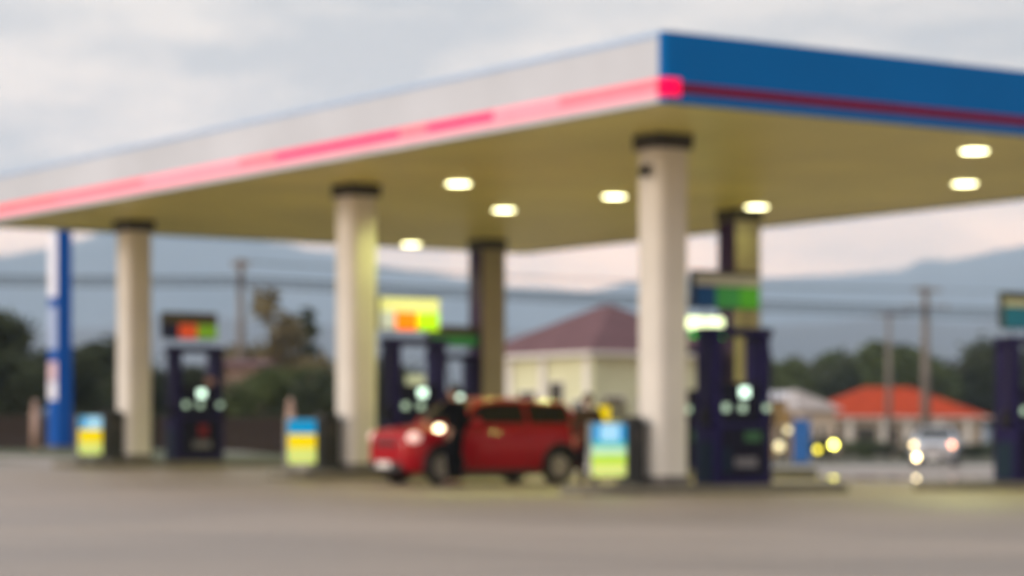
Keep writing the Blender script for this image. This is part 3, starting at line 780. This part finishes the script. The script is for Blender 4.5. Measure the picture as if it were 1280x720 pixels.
b_ = cb_-1.30; a_ = a_at(568, b_); x, y = st(a_, b_)
person((x, y, g_ab(a_, b_)), TH+.35, 'person in dark clothes standing beside the front door of the red car', M['dark_cloth'], M['dark_trouser'],
       {'l': ((.25, .16, 1.18), (.17, .38, 1.12), (-.1, 1, -.1)), 'r': ((.25, -.03, 1.13), (.26, .06, .89), (0, .25, -1))})
b_ = 3.3; a_ = a_at(735, b_); x, y = st(a_, b_)
person((x, y, g_ab(a_, b_)), TH+2.6, 'person in a brown top standing behind the car, half hidden by the blue poster', M['yellow_cloth'], M['dark_trouser'],
       {'l': ((.24, .05, 1.13), (.22, .2, .92), (0, .4, -1)), 'r': ((.25, .0, 1.13), (.25, .08, .89), (0, .3, -1))}).scale = (.97, .97, .93)

# ---------------------------------------------------------------- buildings
def hip(mb, L, W, z0, z1, ov, th=.12, mi=0, ridge=None):
    x0, x1, y0, y1 = -ov, L+ov, -ov, W+ov
    if ridge is None: ridge = max(0., (L-W))/2.
    cx_, cy_ = L/2, W/2
    if L >= W: r0, r1 = (cx_-ridge, cy_, z1), (cx_+ridge, cy_, z1)
    else: r0, r1 = (cx_, cy_-max(0., (W-L))/2, z1), (cx_, cy_+max(0., (W-L))/2, z1)
    c = [(x0, y0, z0), (x1, y0, z0), (x1, y1, z0), (x0, y1, z0)]
    if L >= W:
        fl = [[c[0], c[1], r1, r0], [c[1], c[2], r1], [c[2], c[3], r0, r1], [c[3], c[0], r0]]
    else:
        fl = [[c[0], c[1], r0], [c[1], c[2], r1, r0], [c[2], c[3], r1], [c[3], c[0], r0, r1]]
    for f in fl:
        pts = []
        for p in f:
            if p not in pts: pts.append(p)
        mb.poly(pts, mi)
    mb.box(x0, x1, y0, y1, z0-th, z0-.002, mi+1)
def windows(root, face, items, L, W, wmat=None):
    # face 'x': wall at y=0 running along x; 'y': wall at x=0 running along y
    for (u0, u1, z0, z1, nm) in items:
        f_ = MB(); p_ = MB(); t = .05
        def bx(mb, a0, a1, h0, h1, d0, d1):
            if face == 'x': mb.box(a0, a1, d0, d1, h0, h1)
            else: mb.box(d0, d1, a0, a1, h0, h1)
        bx(f_, u0-t, u1+t, z1, z1+t, -.04, -.001); bx(f_, u0-t, u1+t, z0-t, z0, -.06, -.001); bx(f_, u0-t, u0, z0, z1, -.04, -.001); bx(f_, u1, u1+t, z0, z1, -.04, -.001)
        fr = f_.build(nm, M['white_trim'], root)
        bx(p_, u0, u1, z0, z1, -.02, -.0015)
        p_.build('pane' if nm == 'window' else 'door_leaf', M['win'] if nm == 'window' else M['door'], fr)
# shop with the mauve hip roof: corner nearest us at photo x 740
D = 75.
x, y = at(741, D); z = g(x, y)
sh = thing('shop_building', (x, y, z-.1), TH, 'cream shop building with a mauve hip roof behind the red car', 'building')
L_, W_, EH = 5.2, 5.8, zat(441, D)-z
mb = MB(); mb.box(0, L_, 0, W_, 0, EH); mb.build('wall', M['wall_cream'], sh)
mb = MB(); hip(mb, L_, W_, EH+.14, zat(384, D+5)-z+.1, .35); mb.build('roof', [M['tile_mauve'], M['white_trim']], sh)
windows(sh, 'y', [(.35, .95, .9, 2.2, 'window'), (1.45, 2.15, .1, 2.75, 'door'), (2.85, 3.75, 2.05, 2.5, 'window'), (2.85, 3.75, .9, 1.75, 'window'), (4.5, 5.0, 1.0, 2.4, 'window')], L_, W_)
windows(sh, 'x', [(.4, 1.1, 1.5, 2.3, 'window'), (1.6, 2.6, .1, 2.2, 'door'), (3.4, 4.6, 1.0, 2.2, 'window')], L_, W_)
for u in (.2, 2.45, 4.2, 5.55):
    mb = MB(); mb.box(-.10, -.001, u-.14, u+.14, 0, EH-.01); mb.build('pilaster', M['white_trim'], sh)
mb = MB(); mb.box(-.10, .18, -.12, -.001, 0, EH-.01); mb.build('pilaster', M['wall_cream'], sh)
# red roofed house
D = 178.
x, y = at(1022, D); z = g(x, y)
rh = thing('red_roof_house', (x, y+2, z), rad(4), 'long low house with a bright red tiled hip roof beyond the road', 'house')
L_ = 216/F*D; W_ = 7.5; EH = zat(523, D)-z
mb = MB(); mb.box(0, L_, 0, W_, 0, EH); mb.build('wall', M['wall_beige'], rh)
mb = MB(); hip(mb, L_, W_, EH+.12, zat(483, D+4)-z, .6, ridge=1.6); mb.build('roof', [M['tile_red'], M['white_trim']], rh)
windows(rh, 'x', [(.8, 1.9, .9, 2.1, 'window'), (2.9, 4.4, .0, 2.1, 'door'), (5.2, 6.0, .9, 2.1, 'window'), (7.0, 8.2, .9, 2.1, 'window'), (9.2, 10.3, .9, 2.1, 'window')], L_, W_)
for u in (.3, 2.4, 4.8, 6.5, 8.7, 10.7):
    mb = MB(); mb.box(u-.16, u+.16, -.45, -.2, 0, EH-.01); mb.build('porch_post', M['white_trim'], rh)
# pale roofed house and ochre house left of it
def gable(name, px0, px1, D, ye, yr, dep, wallm, roofm, label, rz=0., flip=False):
    x, y = at(px0, D); z = g(x, y)
    t = thing(name, (x, y, z), rz, label, 'house')
    L_ = (px1-px0)/F*D; EH = zat(ye, D)-z; RH = zat(yr, D)-z
    mb = MB(); mb.box(0, L_, 0, dep, 0, EH)
    if flip: mb.prism([(0, 0), (0, 0.001), (0, 0)], 0, 0.001) if False else None
    mb.build('wall', wallm, t)
    mb = MB(); o_ = .4
    if not flip:   # ridge along x
        for pts in ([(-o_, -o_, EH+.003), (L_+o_, -o_, EH+.003), (L_+o_, dep/2, RH), (-o_, dep/2, RH)], [(L_+o_, dep+o_, EH+.003), (-o_, dep+o_, EH+.003), (-o_, dep/2, RH), (L_+o_, dep/2, RH)],
                    [(-o_, -o_, EH+.003), (-o_, dep/2, RH), (-o_, dep+o_, EH+.003)], [(L_+o_, -o_, EH+.003), (L_+o_, dep/2, RH), (L_+o_, dep+o_, EH+.003)], [(-o_, -o_, EH+.003), (-o_, dep+o_, EH+.003), (L_+o_, dep+o_, EH+.003), (L_+o_, -o_, EH+.003)]): mb.poly(pts)
    else:          # single pitch falling to the right
        a_ = [(-o_, -o_), (L_+o_, -o_), (L_+o_, dep+o_), (-o_, dep+o_)]
        top = [(p[0], p[1], RH if p[0] < 0 else EH+.13) for p in a_]; bot = [(p[0], p[1], EH+.003) for p in a_]
        mb.poly(top); mb.poly(bot[::-1])
        for i in range(4): mb.poly([bot[i], bot[(i+1) % 4], top[(i+1) % 4], top[i]])
    bmesh.ops.remove_doubles(mb.bm, verts=mb.bm.verts, dist=1e-4)
    mb.build('roof', roofm, t)
    windows(t, 'x', [(L_*.15, L_*.35, .9, min(1.9, EH-.4), 'window'), (L_*.5, L_*.68, .05, min(2., EH-.3), 'door')], L_, dep)
    return t
gable('white_roof_house', 1002, 1044, 160., 513, 487, 6., M['wall_beige'], M['white_roof'], 'small house with a pale sloping roof left of the red roofed house', flip=True)
gable('ochre_house', 950, 996, 165., 500, 488, 6., M['wall_ochre'], M['white_roof'], 'ochre walled house seen between the nearest pump and the blue booth')
gable('pink_house', 266, 322, 112., 457, 447, 6., M['wall_pink'], M['tile_mauve'], 'pinkish house behind the brown fence, beside the farthest pump')

# blue booth
x, y = at(1002, 120.); z = g(x, y)
t = thing('blue_booth', (x, y, z), rad(-8), 'upright bright blue booth at the roadside beside the pale lamps', 'booth')
mb = MB(); mb.box(-.40, .40, -.40, .40, .0, 1.9, bev=.03); mb.build('cabin', M['booth_blue'], t)
mb = MB(); mb.box(-.44, .44, -.44, .44, 1.901, 2.03, bev=.05); mb.build('roof', M['booth_blue'], t)
mb = MB(); mb.box(-.30, .30, -.43, -.401, .08, 1.8); d_ = mb.build('door', M['booth_blue'], t)
mb = MB(); mb.box(.2, .25, -.46, -.431, .9, 1.05); mb.build('handle', M['capital'], d_)

# globe lamps
def globe(px, y, D, m, label, r=.16):
    x, yy = at(px, D); z = g(x, yy); h = zat(y, D)-z
    t = thing('bollard_lamp', (x, yy, z), 0, label, 'bollard lamp', 'globe lamps along the roadside')
    mb = MB(); mb.cyl((0, 0, 0), (0, 0, h-r*.9), .05, .04); mb.build('post', M['capital'], t)
    mb = MB(); mb.ball((0, 0, h), r); mb.build('globe', m, t)
globe(1042, 556, 118., M['lamp_yellow'], 'brightest yellow globe lamp left of the silver car', .13)
globe(1022, 562, 112., M['lamp_dimyellow'], 'dim yellow globe lamp just left of the brightest one', .12)
globe(974, 558, 105., M['lamp_cream'], 'low cream globe lamp just right of the nearest pump', .17)
globe(985, 538, 122., M['lamp_cream'], 'higher cream globe lamp touching the blue booth', .14)

# utility poles and wires
def pole(px, ytop, D, label, arms, r=.19):
    x, y = at(px, D); z = g(x, y); h = zat(ytop, D)-z
    t = thing('utility_pole', (x, y, z), rad(6), label, 'utility pole', 'concrete utility poles')
    mb = MB(); mb.cyl((0, 0, 0), (0, 0, h), r*1.25, r*.8, 14); mb.build('shaft', M['concrete'], t)
    for ya, hw_ in arms:
        hz = zat(ya, D)-z
        mb = MB(); mb.box(-hw_, hw_, -r-.13, -r-.01, hz-.07, hz+.07); mb.build('crossarm', M['insul'], t)
        for q in (-.9, -.45, .45, .9):
            mb = MB(); mb.cyl((q*hw_, -r-.07, hz+.07), (q*hw_, -r-.07, hz+.26), .06, .04, 10); mb.build('insulator', M['insul'], t)
    return x, y
P1 = pole(301, 324, 130., 'tall utility pole above the pink house on the left', [(332, .45)])
P2 = pole(1157, 358, 148., 'thick utility pole before the red roofed house', [(385, 1.25), (364, .8)], .24)
P3 = pole(1111, 388, 172., 'thinner utility pole left of the thick one', [(394, 1.0)], .17)
def wire(px0, y0, D0, px1, y1, D1, sag, r, label):
    mb = MB(); a_ = Vector((*at(px0, D0), zat(y0, D0))); b_ = Vector((*at(px1, D1), zat(y1, D1)))
    mb.tube([a_.lerp(b_, i/20.)-Vector((0, 0, sag*4*(i/20.)*(1-i/20.))) for i in range(21)], r, n=6)
    o = mb.build('power_cable', M['wire']); tag(o, label, 'cable', 'overhead cables')
# the spans end at the poles; left and right ends run out of view
for i, (dy, r) in enumerate(((0, .055), (5, .045), (10, .045))):
    nm = ('uppermost', 'middle', 'lowest')[i]
    wire(-400, 336+dy, 126., 301, 347+dy, 129.7, .15, r, f'{nm} thick overhead cable left of the left utility pole')
    wire(301, 347+dy, 129.7, 1157, 385+dy, 147.6, .10, r, f'{nm} thick overhead cable between the left pole and the thick right pole')
    wire(1157, 385+dy, 147.6, 2000, 398+dy, 152., .12, r, f'{nm} thick overhead cable running right from the thick pole')
wire(1157, 362, 147.6, 301, 327, 129.7, .2, .035, 'thin top wire between the left pole and the thick right pole')
wire(1157, 362, 147.6, 2000, 372, 152., .2, .022, 'thin top wire running right from the thick pole')
wire(1111, 391, 171.7, 1157, 388, 147.8, .1, .05, 'short cable from the thinner pole to the thick pole')

# ---------------------------------------------------------------- pylon, fence, posts
x, y = at(75, 85.); z = g(x, y)
t = thing('sign_pylon', (x, y, z), rad(44), 'tall blue sign pylon with white lettered side at the far left', 'sign pylon')
pw = .29
mb = MB(); mb.box(-pw, pw, -pw, pw, .12, 9.0, bev=.05); mb.build('tower', M['totem_blue'], t)
mb = MB(); mb.box(-pw-.12, pw+.12, -pw-.12, pw+.12, -.2, .119); mb.build('plinth', M['plinth'], t)
s = F/85.
def zp(yy): return (HOR-yy)/s + HC - z
for y0, y1, mm in ((270, 372, 'totem_white'), (384, 437, 'totem_pale'), (452, 476, 'totem_pink'), (477, 500, 'totem_white')):
    mb = MB(); mb.box(-pw-.008, -pw-.001, -.24, .24, zp(y1), min(8.9, zp(y0))); mb.build('sign_panel', M[mm], t)

def fence(px0, px1, D, ytop, label):
    x0, y0 = at(px0, D); x1, y1 = at(px1, D)
    z = g((x0+x1)/2, y0)-.25
    t = thing('board_fence', (x0, y0, z), math.atan2(y1-y0, x1-x0), label, 'fence')
    L_ = math.hypot(x1-x0, y1-y0); h = zat(ytop, D)-z
    mb = MB(); n = int(L_/.22)
    for i in range(n):
        hh = h-.03*random.random(); mb.box(i*L_/n+.008, (i+1)*L_/n-.008, -.015, .015, .05, hh)
    mb.build('boards', M['fence'], t)
    for i in range(int(L_/2.4)+1):
        mb = MB(); mb.box(i*2.4-.06, i*2.4+.06, .016, .13, 0, h+.06); mb.build('post', M['fence'], t)
    mb = MB(); mb.box(0, L_, -.05, -.016, h*.25, h*.25+.1); mb.box(0, L_, -.05, -.016, h*.8, h*.8+.1); mb.build('rail', M['fence'], t)
fence(-60, 150, 93., 520, 'dark brown board fence left of the farthest column, behind the pylon')
fence(196, 470, 90., 521, 'dark brown board fence between the farthest pump and the middle column')
def post(px, y0, y1, D, label, m):
    x, y = at(px, D); z = zat(y1, D)
    gz = g(x, y)
    mb = MB(); h = zat(y0, D)-gz; mb.cyl((0, 0, 0), (0, 0, h*.8), .14, .13, 14); mb.cyl((0, 0, h*.8), (0, 0, h), .13, .06, 14)
    o = mb.build('marker_post', m); o.location = (x, y, gz); tag(o, label, 'marker post', 'pale marker posts on the verge')
post(44, 500, 532, 86., 'cream marker post left of the blue pylon', M['wall_pink'])
post(363, 498, 532, 84., 'pinkish marker post above the middle poster stand', M['wall_pink'])
# small yellow notice board behind the blue poster
x, y = at(765, 62.); z = g(x, y)-.22
t = thing('notice_board', (x, y, z), TH-.5, 'yellow and cream notice board on legs behind the blue poster', 'notice board')
mb = MB(); mb.box(-.36, .36, -.03, .03, 1.05, 1.95, bev=.01); mb.build('board', M['frame_white'], t)
mb = MB(); mb.box(-.34, -.06, -.038, -.031, 1.5, 1.86); mb.build('yellow_sheet', M['p_yellow'], t)
mb = MB(); mb.box(.0, .34, -.046, -.039, 1.07, 1.5); mb.build('cream_sheet', M['p_paleyel'], t)
for sx in (-1, 1):
    mb = MB(); mb.box(sx*.3-.025, sx*.3+.025, -.025, .025, 0, 1.049); mb.build('leg', M['capital'], t)

# ---------------------------------------------------------------- trees
def crown_mesh(seed, n, leaf, blobs):
    rnd = random.Random(seed); bm = bmesh.new()
    tot = sum(r**2 for _, r in blobs)
    for c, r in blobs:
        k = int(n*r**2/tot)
        for _ in range(k):
            v = Vector((rnd.gauss(0, 1), rnd.gauss(0, 1), rnd.gauss(0, 1))); v.normalize()
            rr = r*(rnd.random()**.5)*(1.3 if rnd.random() < .12 else 1.)*(1+.25*mnoise.noise(v*2.2+Vector((seed, c[0], 0))))
            p = Vector(c)+Vector((v.x*rr, v.y*rr, v.z*rr*.85))
            s = leaf*(.5+rnd.random())
            q = Vector((rnd.gauss(0, 1), rnd.gauss(0, 1), rnd.gauss(.5, 1))).to_track_quat('Z', 'Y')
            vs = [bm.verts.new(p+q @ Vector((x*s, y*s*.6, 0))) for x, y in ((-1, 0), (0, -1), (1, 0), (0, 1))]
            bm.faces.new(vs)
    me = bpy.data.meshes.new('crown'); bm.to_mesh(me); bm.free(); return me
def blobset(seed, kind):
    rnd = random.Random(seed); B = []
    if kind == 'round':
        for _ in range(11):
            t = rnd.random()*6.28; r = rnd.random()**.5*.34; B.append(((r*math.cos(t), r*math.sin(t), .36+rnd.random()*.46), .13+.10*rnd.random()))
    elif kind == 'bush':
        for _ in range(10):
            t = rnd.random()*6.28; r = rnd.random()**.5*.45; B.append(((r*math.cos(t), r*math.sin(t), .22+rnd.random()*.55), .17+.1*rnd.random()))
    else:
        for i in range(8):
            u = i/7.; B.append((((rnd.random()-.5)*.16*(1.2-u), (rnd.random()-.5)*.16, .40+.55*u), .05+.06*(1-u)*rnd.random()+.02))
    return B
protos = {}
def tree(px, D, ytop, kind, leaf, label, name='tree', seed=1, wide=1., group=None, sink=0.):
    x, y = at(px, D); z = g(x, y); h = zat(ytop, D)-z
    key = (kind, seed, leaf)
    if key not in protos:
        me = crown_mesh(seed, 8000 if kind != 'spire' else 1300, .027 if kind != 'spire' else .020, blobset(seed, kind)); me.materials.append(M[leaf]); protos[key] = me
    t = thing(name, (x, y, z), random.random()*6.28, label, 'tree' if kind != 'bush' else 'bush', group)
    cr = bpy.data.objects.new('crown', protos[key]); C.objects.link(cr); cr.parent = t; cr.scale = (h*wide, h*wide, h)
    mb = MB(); rr = h*.022
    mb.tube([(0, 0, -.1), (.01*h, 0, .25*h), (-.01*h, .01*h, .5*h), (.0, 0, .8*h)], [rr*1.3, rr, rr*.75, rr*.25], n=8)
    for q in range(5):
        t_a = q*1.3+seed; hb = (.28+.1*q)*h
        mb.tube([(0, 0, hb), (.12*h*wide*math.cos(t_a), .12*h*wide*math.sin(t_a), hb+.1*h), (.24*h*wide*math.cos(t_a), .24*h*wide*math.sin(t_a), hb+.2*h)] if kind != 'spire' else [(0, 0, hb), (.05*h*math.cos(t_a), .05*h*math.sin(t_a), hb+.06*h)], [rr*.6, rr*.4, rr*.15] if kind != 'spire' else [rr*.5, rr*.2], n=6)
    mb.build('trunk', M['bark'], t)
G1 = 'broadleaf trees beyond the red roofed house'
for i, (px, D, yt, leaf, w, lb) in enumerate([
    (985, 205, 440, 'leaf_mid', 1.0, 'round green tree behind the ochre house'),
    (1030, 215, 424, 'leaf_dark', 1.1, 'dark round tree behind the pale roofed house'),
    (1080, 225, 434, 'leaf_mid', 1.0, 'lighter tree at the left end of the red roof'),
    (1130, 210, 420, 'leaf_mid', 1.1, 'green tree between the two right utility poles'),
    (1190, 215, 416, 'leaf_dark', 1.2, 'tallest dark tree over the right end of the red roof'),
    (1240, 220, 420, 'leaf_dark', 1.2, 'dark tree left of the pump at the right edge'),
    (1300, 218, 420, 'leaf_dark', 1.2, 'dark tree behind the pump at the right edge')]):
    tree(px, D, yt, 'round', leaf, lb, 'broadleaf_tree', 11+i % 4, w, G1)
G2 = 'trees behind the fence on the left'
for i, (px, D, yt, kind, leaf, w, lb) in enumerate([
    (-10, 108, 386, 'round', 'leaf_dark', 1.1, 'dark tree at the very left edge'),
    (30, 104, 425, 'bush', 'leaf_dark', 1.2, 'dark bushy tree left of the blue pylon'),
    (105, 110, 402, 'round', 'leaf_dark', .9, 'dark tree just right of the blue pylon'),
    (128, 104, 452, 'bush', 'leaf_dark', 1.1, 'low dark bush left of the farthest column'),
    (185, 112, 440, 'bush', 'leaf_dark', 1.1, 'dark bush behind the farthest column'),
    (236, 112, 452, 'bush', 'leaf_dark', .9, 'dark bush seen through the farthest pump'),
    (346, 100, 450, 'bush', 'leaf_mid', 1.0, 'green bush left of the middle poster stand'),
    (388, 98, 438, 'bush', 'leaf_dark', 1.0, 'dark bush behind the middle litter bin'),
    (440, 102, 440, 'bush', 'leaf_dark', 1.0, 'dark bush behind the middle column'),
    (347, 128, 360, 'spire', 'leaf_olive', 1.3, 'tall thin olive tree between the left pole and middle column'),
    (381, 130, 388, 'spire', 'leaf_dark', 1.0, 'thin dark tree just left of the middle column'),
    (322, 132, 424, 'round', 'leaf_olive', .8, 'brownish tree beside the left utility pole'),
    (368, 126, 426, 'round', 'leaf_olive', .8, 'brownish tree under the tall thin tree')]):
    tree(px, D, yt, kind, leaf, lb, 'leafy_bush' if kind == 'bush' else ('slender_tree' if kind == 'spire' else 'leafy_tree'), 21+i % 5, w, G2)
# low hedge in front of the red roofed house
for i, px in enumerate((1035, 1075, 1115, 1160, 1205, 1240)):
    tree(px, 150+i % 2*6, 546+(i % 3)*3, 'bush', 'leaf_mid' if i % 2 else 'leaf_dark', ['low bush by the brightest globe lamp', 'low bush at the left end of the red roofed house', 'low bush below the thinner pole', 'low bush behind the silver car bonnet', 'low bush behind the silver car tail', 'low bush left of the pump at the right edge'][i], 'leafy_bush', 21+i % 5, 2.1, 'low bushes in front of the red roofed house')

# ---------------------------------------------------------------- haze
hz = MB(); hz.box(-9400, 9400, -60, 9000, -6., 620)
o = hz.build('haze', []); tag(o, kind='stuff')
hm = bpy.data.materials.new('haze_air'); hm.use_nodes = True; nt = hm.node_tree
nt.nodes.remove(nt.nodes['Principled BSDF'])
pv = nt.nodes.new('ShaderNodeVolumePrincipled'); pv.inputs['Color'].default_value = (.66, .84, 1, 1); pv.inputs['Density'].default_value = .00020; pv.inputs['Anisotropy'].default_value = .0
nt.links.new(pv.outputs[0], nt.nodes['Material Output'].inputs['Volume'])
o.data.materials.append(hm)

# ---------------------------------------------------------------- sky, sun
SUN_EL, SUN_DIR = rad(14), Vector((-.93, -.37))
w = bpy.data.worlds.new('World'); sc.world = w; w.use_nodes = True
nt = w.node_tree; N = nt.nodes; Lk = nt.links
for n_ in list(N): N.remove(n_)
out = N.new('ShaderNodeOutputWorld')
sky = N.new('ShaderNodeTexSky'); sky.sky_type = 'NISHITA'; sky.sun_disc = False; sky.sun_elevation = SUN_EL
sky.sun_rotation = math.atan2(SUN_DIR.x, SUN_DIR.y); sky.dust_density = 3
bg1 = N.new('ShaderNodeBackground'); bg1.inputs[1].default_value = .08; Lk.new(sky.outputs[0], bg1.inputs[0])
tc = N.new('ShaderNodeTexCoord'); mp = N.new('ShaderNodeMapping'); mp.inputs['Scale'].default_value = (9, 9, 30)
Lk.new(tc.outputs['Generated'], mp.inputs[0])
nz = N.new('ShaderNodeTexNoise'); nz.inputs['Scale'].default_value = 1.; nz.inputs['Detail'].default_value = 7; nz.inputs['Roughness'].default_value = .55; Lk.new(mp.outputs[0], nz.inputs[0])
cr = N.new('ShaderNodeValToRGB'); cr.color_ramp.elements[0].position = .42; cr.color_ramp.elements[0].color = (.83, .815, .815, 1)
cr.color_ramp.elements[1].position = .58; cr.color_ramp.elements[1].color = (1.27, 1.16, 1.05, 1); Lk.new(nz.outputs['Fac'], cr.inputs[0])
sx = N.new('ShaderNodeSeparateXYZ'); Lk.new(tc.outputs['Generated'], sx.inputs[0])
gr = N.new('ShaderNodeValToRGB'); el = gr.color_ramp.elements      # brightness of the overcast by height: glowing low band, grey veil, bright zenith
el[0].position = 0.; el[0].color = (3.4, 2.15, 1.34, 1); el[1].position = 1.; el[1].color = (1.35, 1.52, 1.78, 1)
for p_, c_ in ((.070, (3.0, 1.90, 1.20, 1)), (.100, (1.16, 1.0, .92, 1)), (.17, (.905, .855, .83, 1)), (.40, (1.22, 1.24, 1.30, 1))):
    e_ = el.new(p_); e_.color = c_
Lk.new(sx.outputs[2], gr.inputs[0])
mh = N.new('ShaderNodeMix'); mh.data_type = 'RGBA'; mh.blend_type = 'MULTIPLY'; mh.inputs[0].default_value = 1; Lk.new(cr.outputs[0], mh.inputs[6]); Lk.new(gr.outputs[0], mh.inputs[7])
dt = N.new('ShaderNodeVectorMath'); dt.operation = 'DOT_PRODUCT'; dt.inputs[1].default_value = (-.95, .31, 0); Lk.new(tc.outputs['Generated'], dt.inputs[0])
dr = N.new('ShaderNodeMapRange'); dr.inputs[1].default_value = -1; dr.inputs[2].default_value = 1; dr.inputs[3].default_value = .52; dr.inputs[4].default_value = 1.34; Lk.new(dt.outputs['Value'], dr.inputs[0])
md_ = N.new('ShaderNodeMix'); md_.data_type = 'RGBA'; md_.blend_type = 'MULTIPLY'; md_.inputs[0].default_value = 1     # the sunset side is the brighter half of the sky
Lk.new(mh.outputs[2], md_.inputs[6]); Lk.new(dr.outputs[0], md_.inputs[7]); mh = md_
bg2 = N.new('ShaderNodeBackground'); bg2.inputs[1].default_value = 1.0; Lk.new(mh.outputs[2], bg2.inputs[0])
ms = N.new('ShaderNodeMixShader'); ms.inputs[0].default_value = .88; Lk.new(bg1.outputs[0], ms.inputs[1]); Lk.new(bg2.outputs[0], ms.inputs[2]); Lk.new(ms.outputs[0], out.inputs[0])

sl = bpy.data.lights.new('sun', 'SUN'); sl.energy = 1.3; sl.angle = rad(16); sl.color = (1, .84, .70)
so = bpy.data.objects.new('sun', sl); C.objects.link(so)
dv = Vector((-SUN_DIR.x*math.cos(SUN_EL), -SUN_DIR.y*math.cos(SUN_EL), -math.sin(SUN_EL)))
so.rotation_euler = dv.to_track_quat('-Z', 'Y').to_euler(); so.location = (-30, -10, 40)

# ---------------------------------------------------------------- camera
cd = bpy.data.cameras.new('camera'); co = bpy.data.objects.new('camera', cd); C.objects.link(co)
co.location = (0, 0, HC); co.rotation_euler = (rad(90), 0, 0)
cd.sensor_width = 36; cd.lens = 36*F/1280; cd.shift_y = (HOR-360)/1280.; cd.clip_end = 40000; cd.clip_start = .1
cd.dof.use_dof = True; cd.dof.focus_distance = 4.0; cd.dof.aperture_fstop = 4.2; cd.dof.aperture_blades = 0
sc.camera = co
sc.view_settings.view_transform = 'Standard'; sc.view_settings.look = 'None'; sc.view_settings.exposure = .08; sc.view_settings.gamma = 1
sc.cycles.use_denoising = True; sc.cycles.sample_clamp_indirect = 6
sc.cycles.max_bounces = 8; sc.cycles.volume_bounces = 2
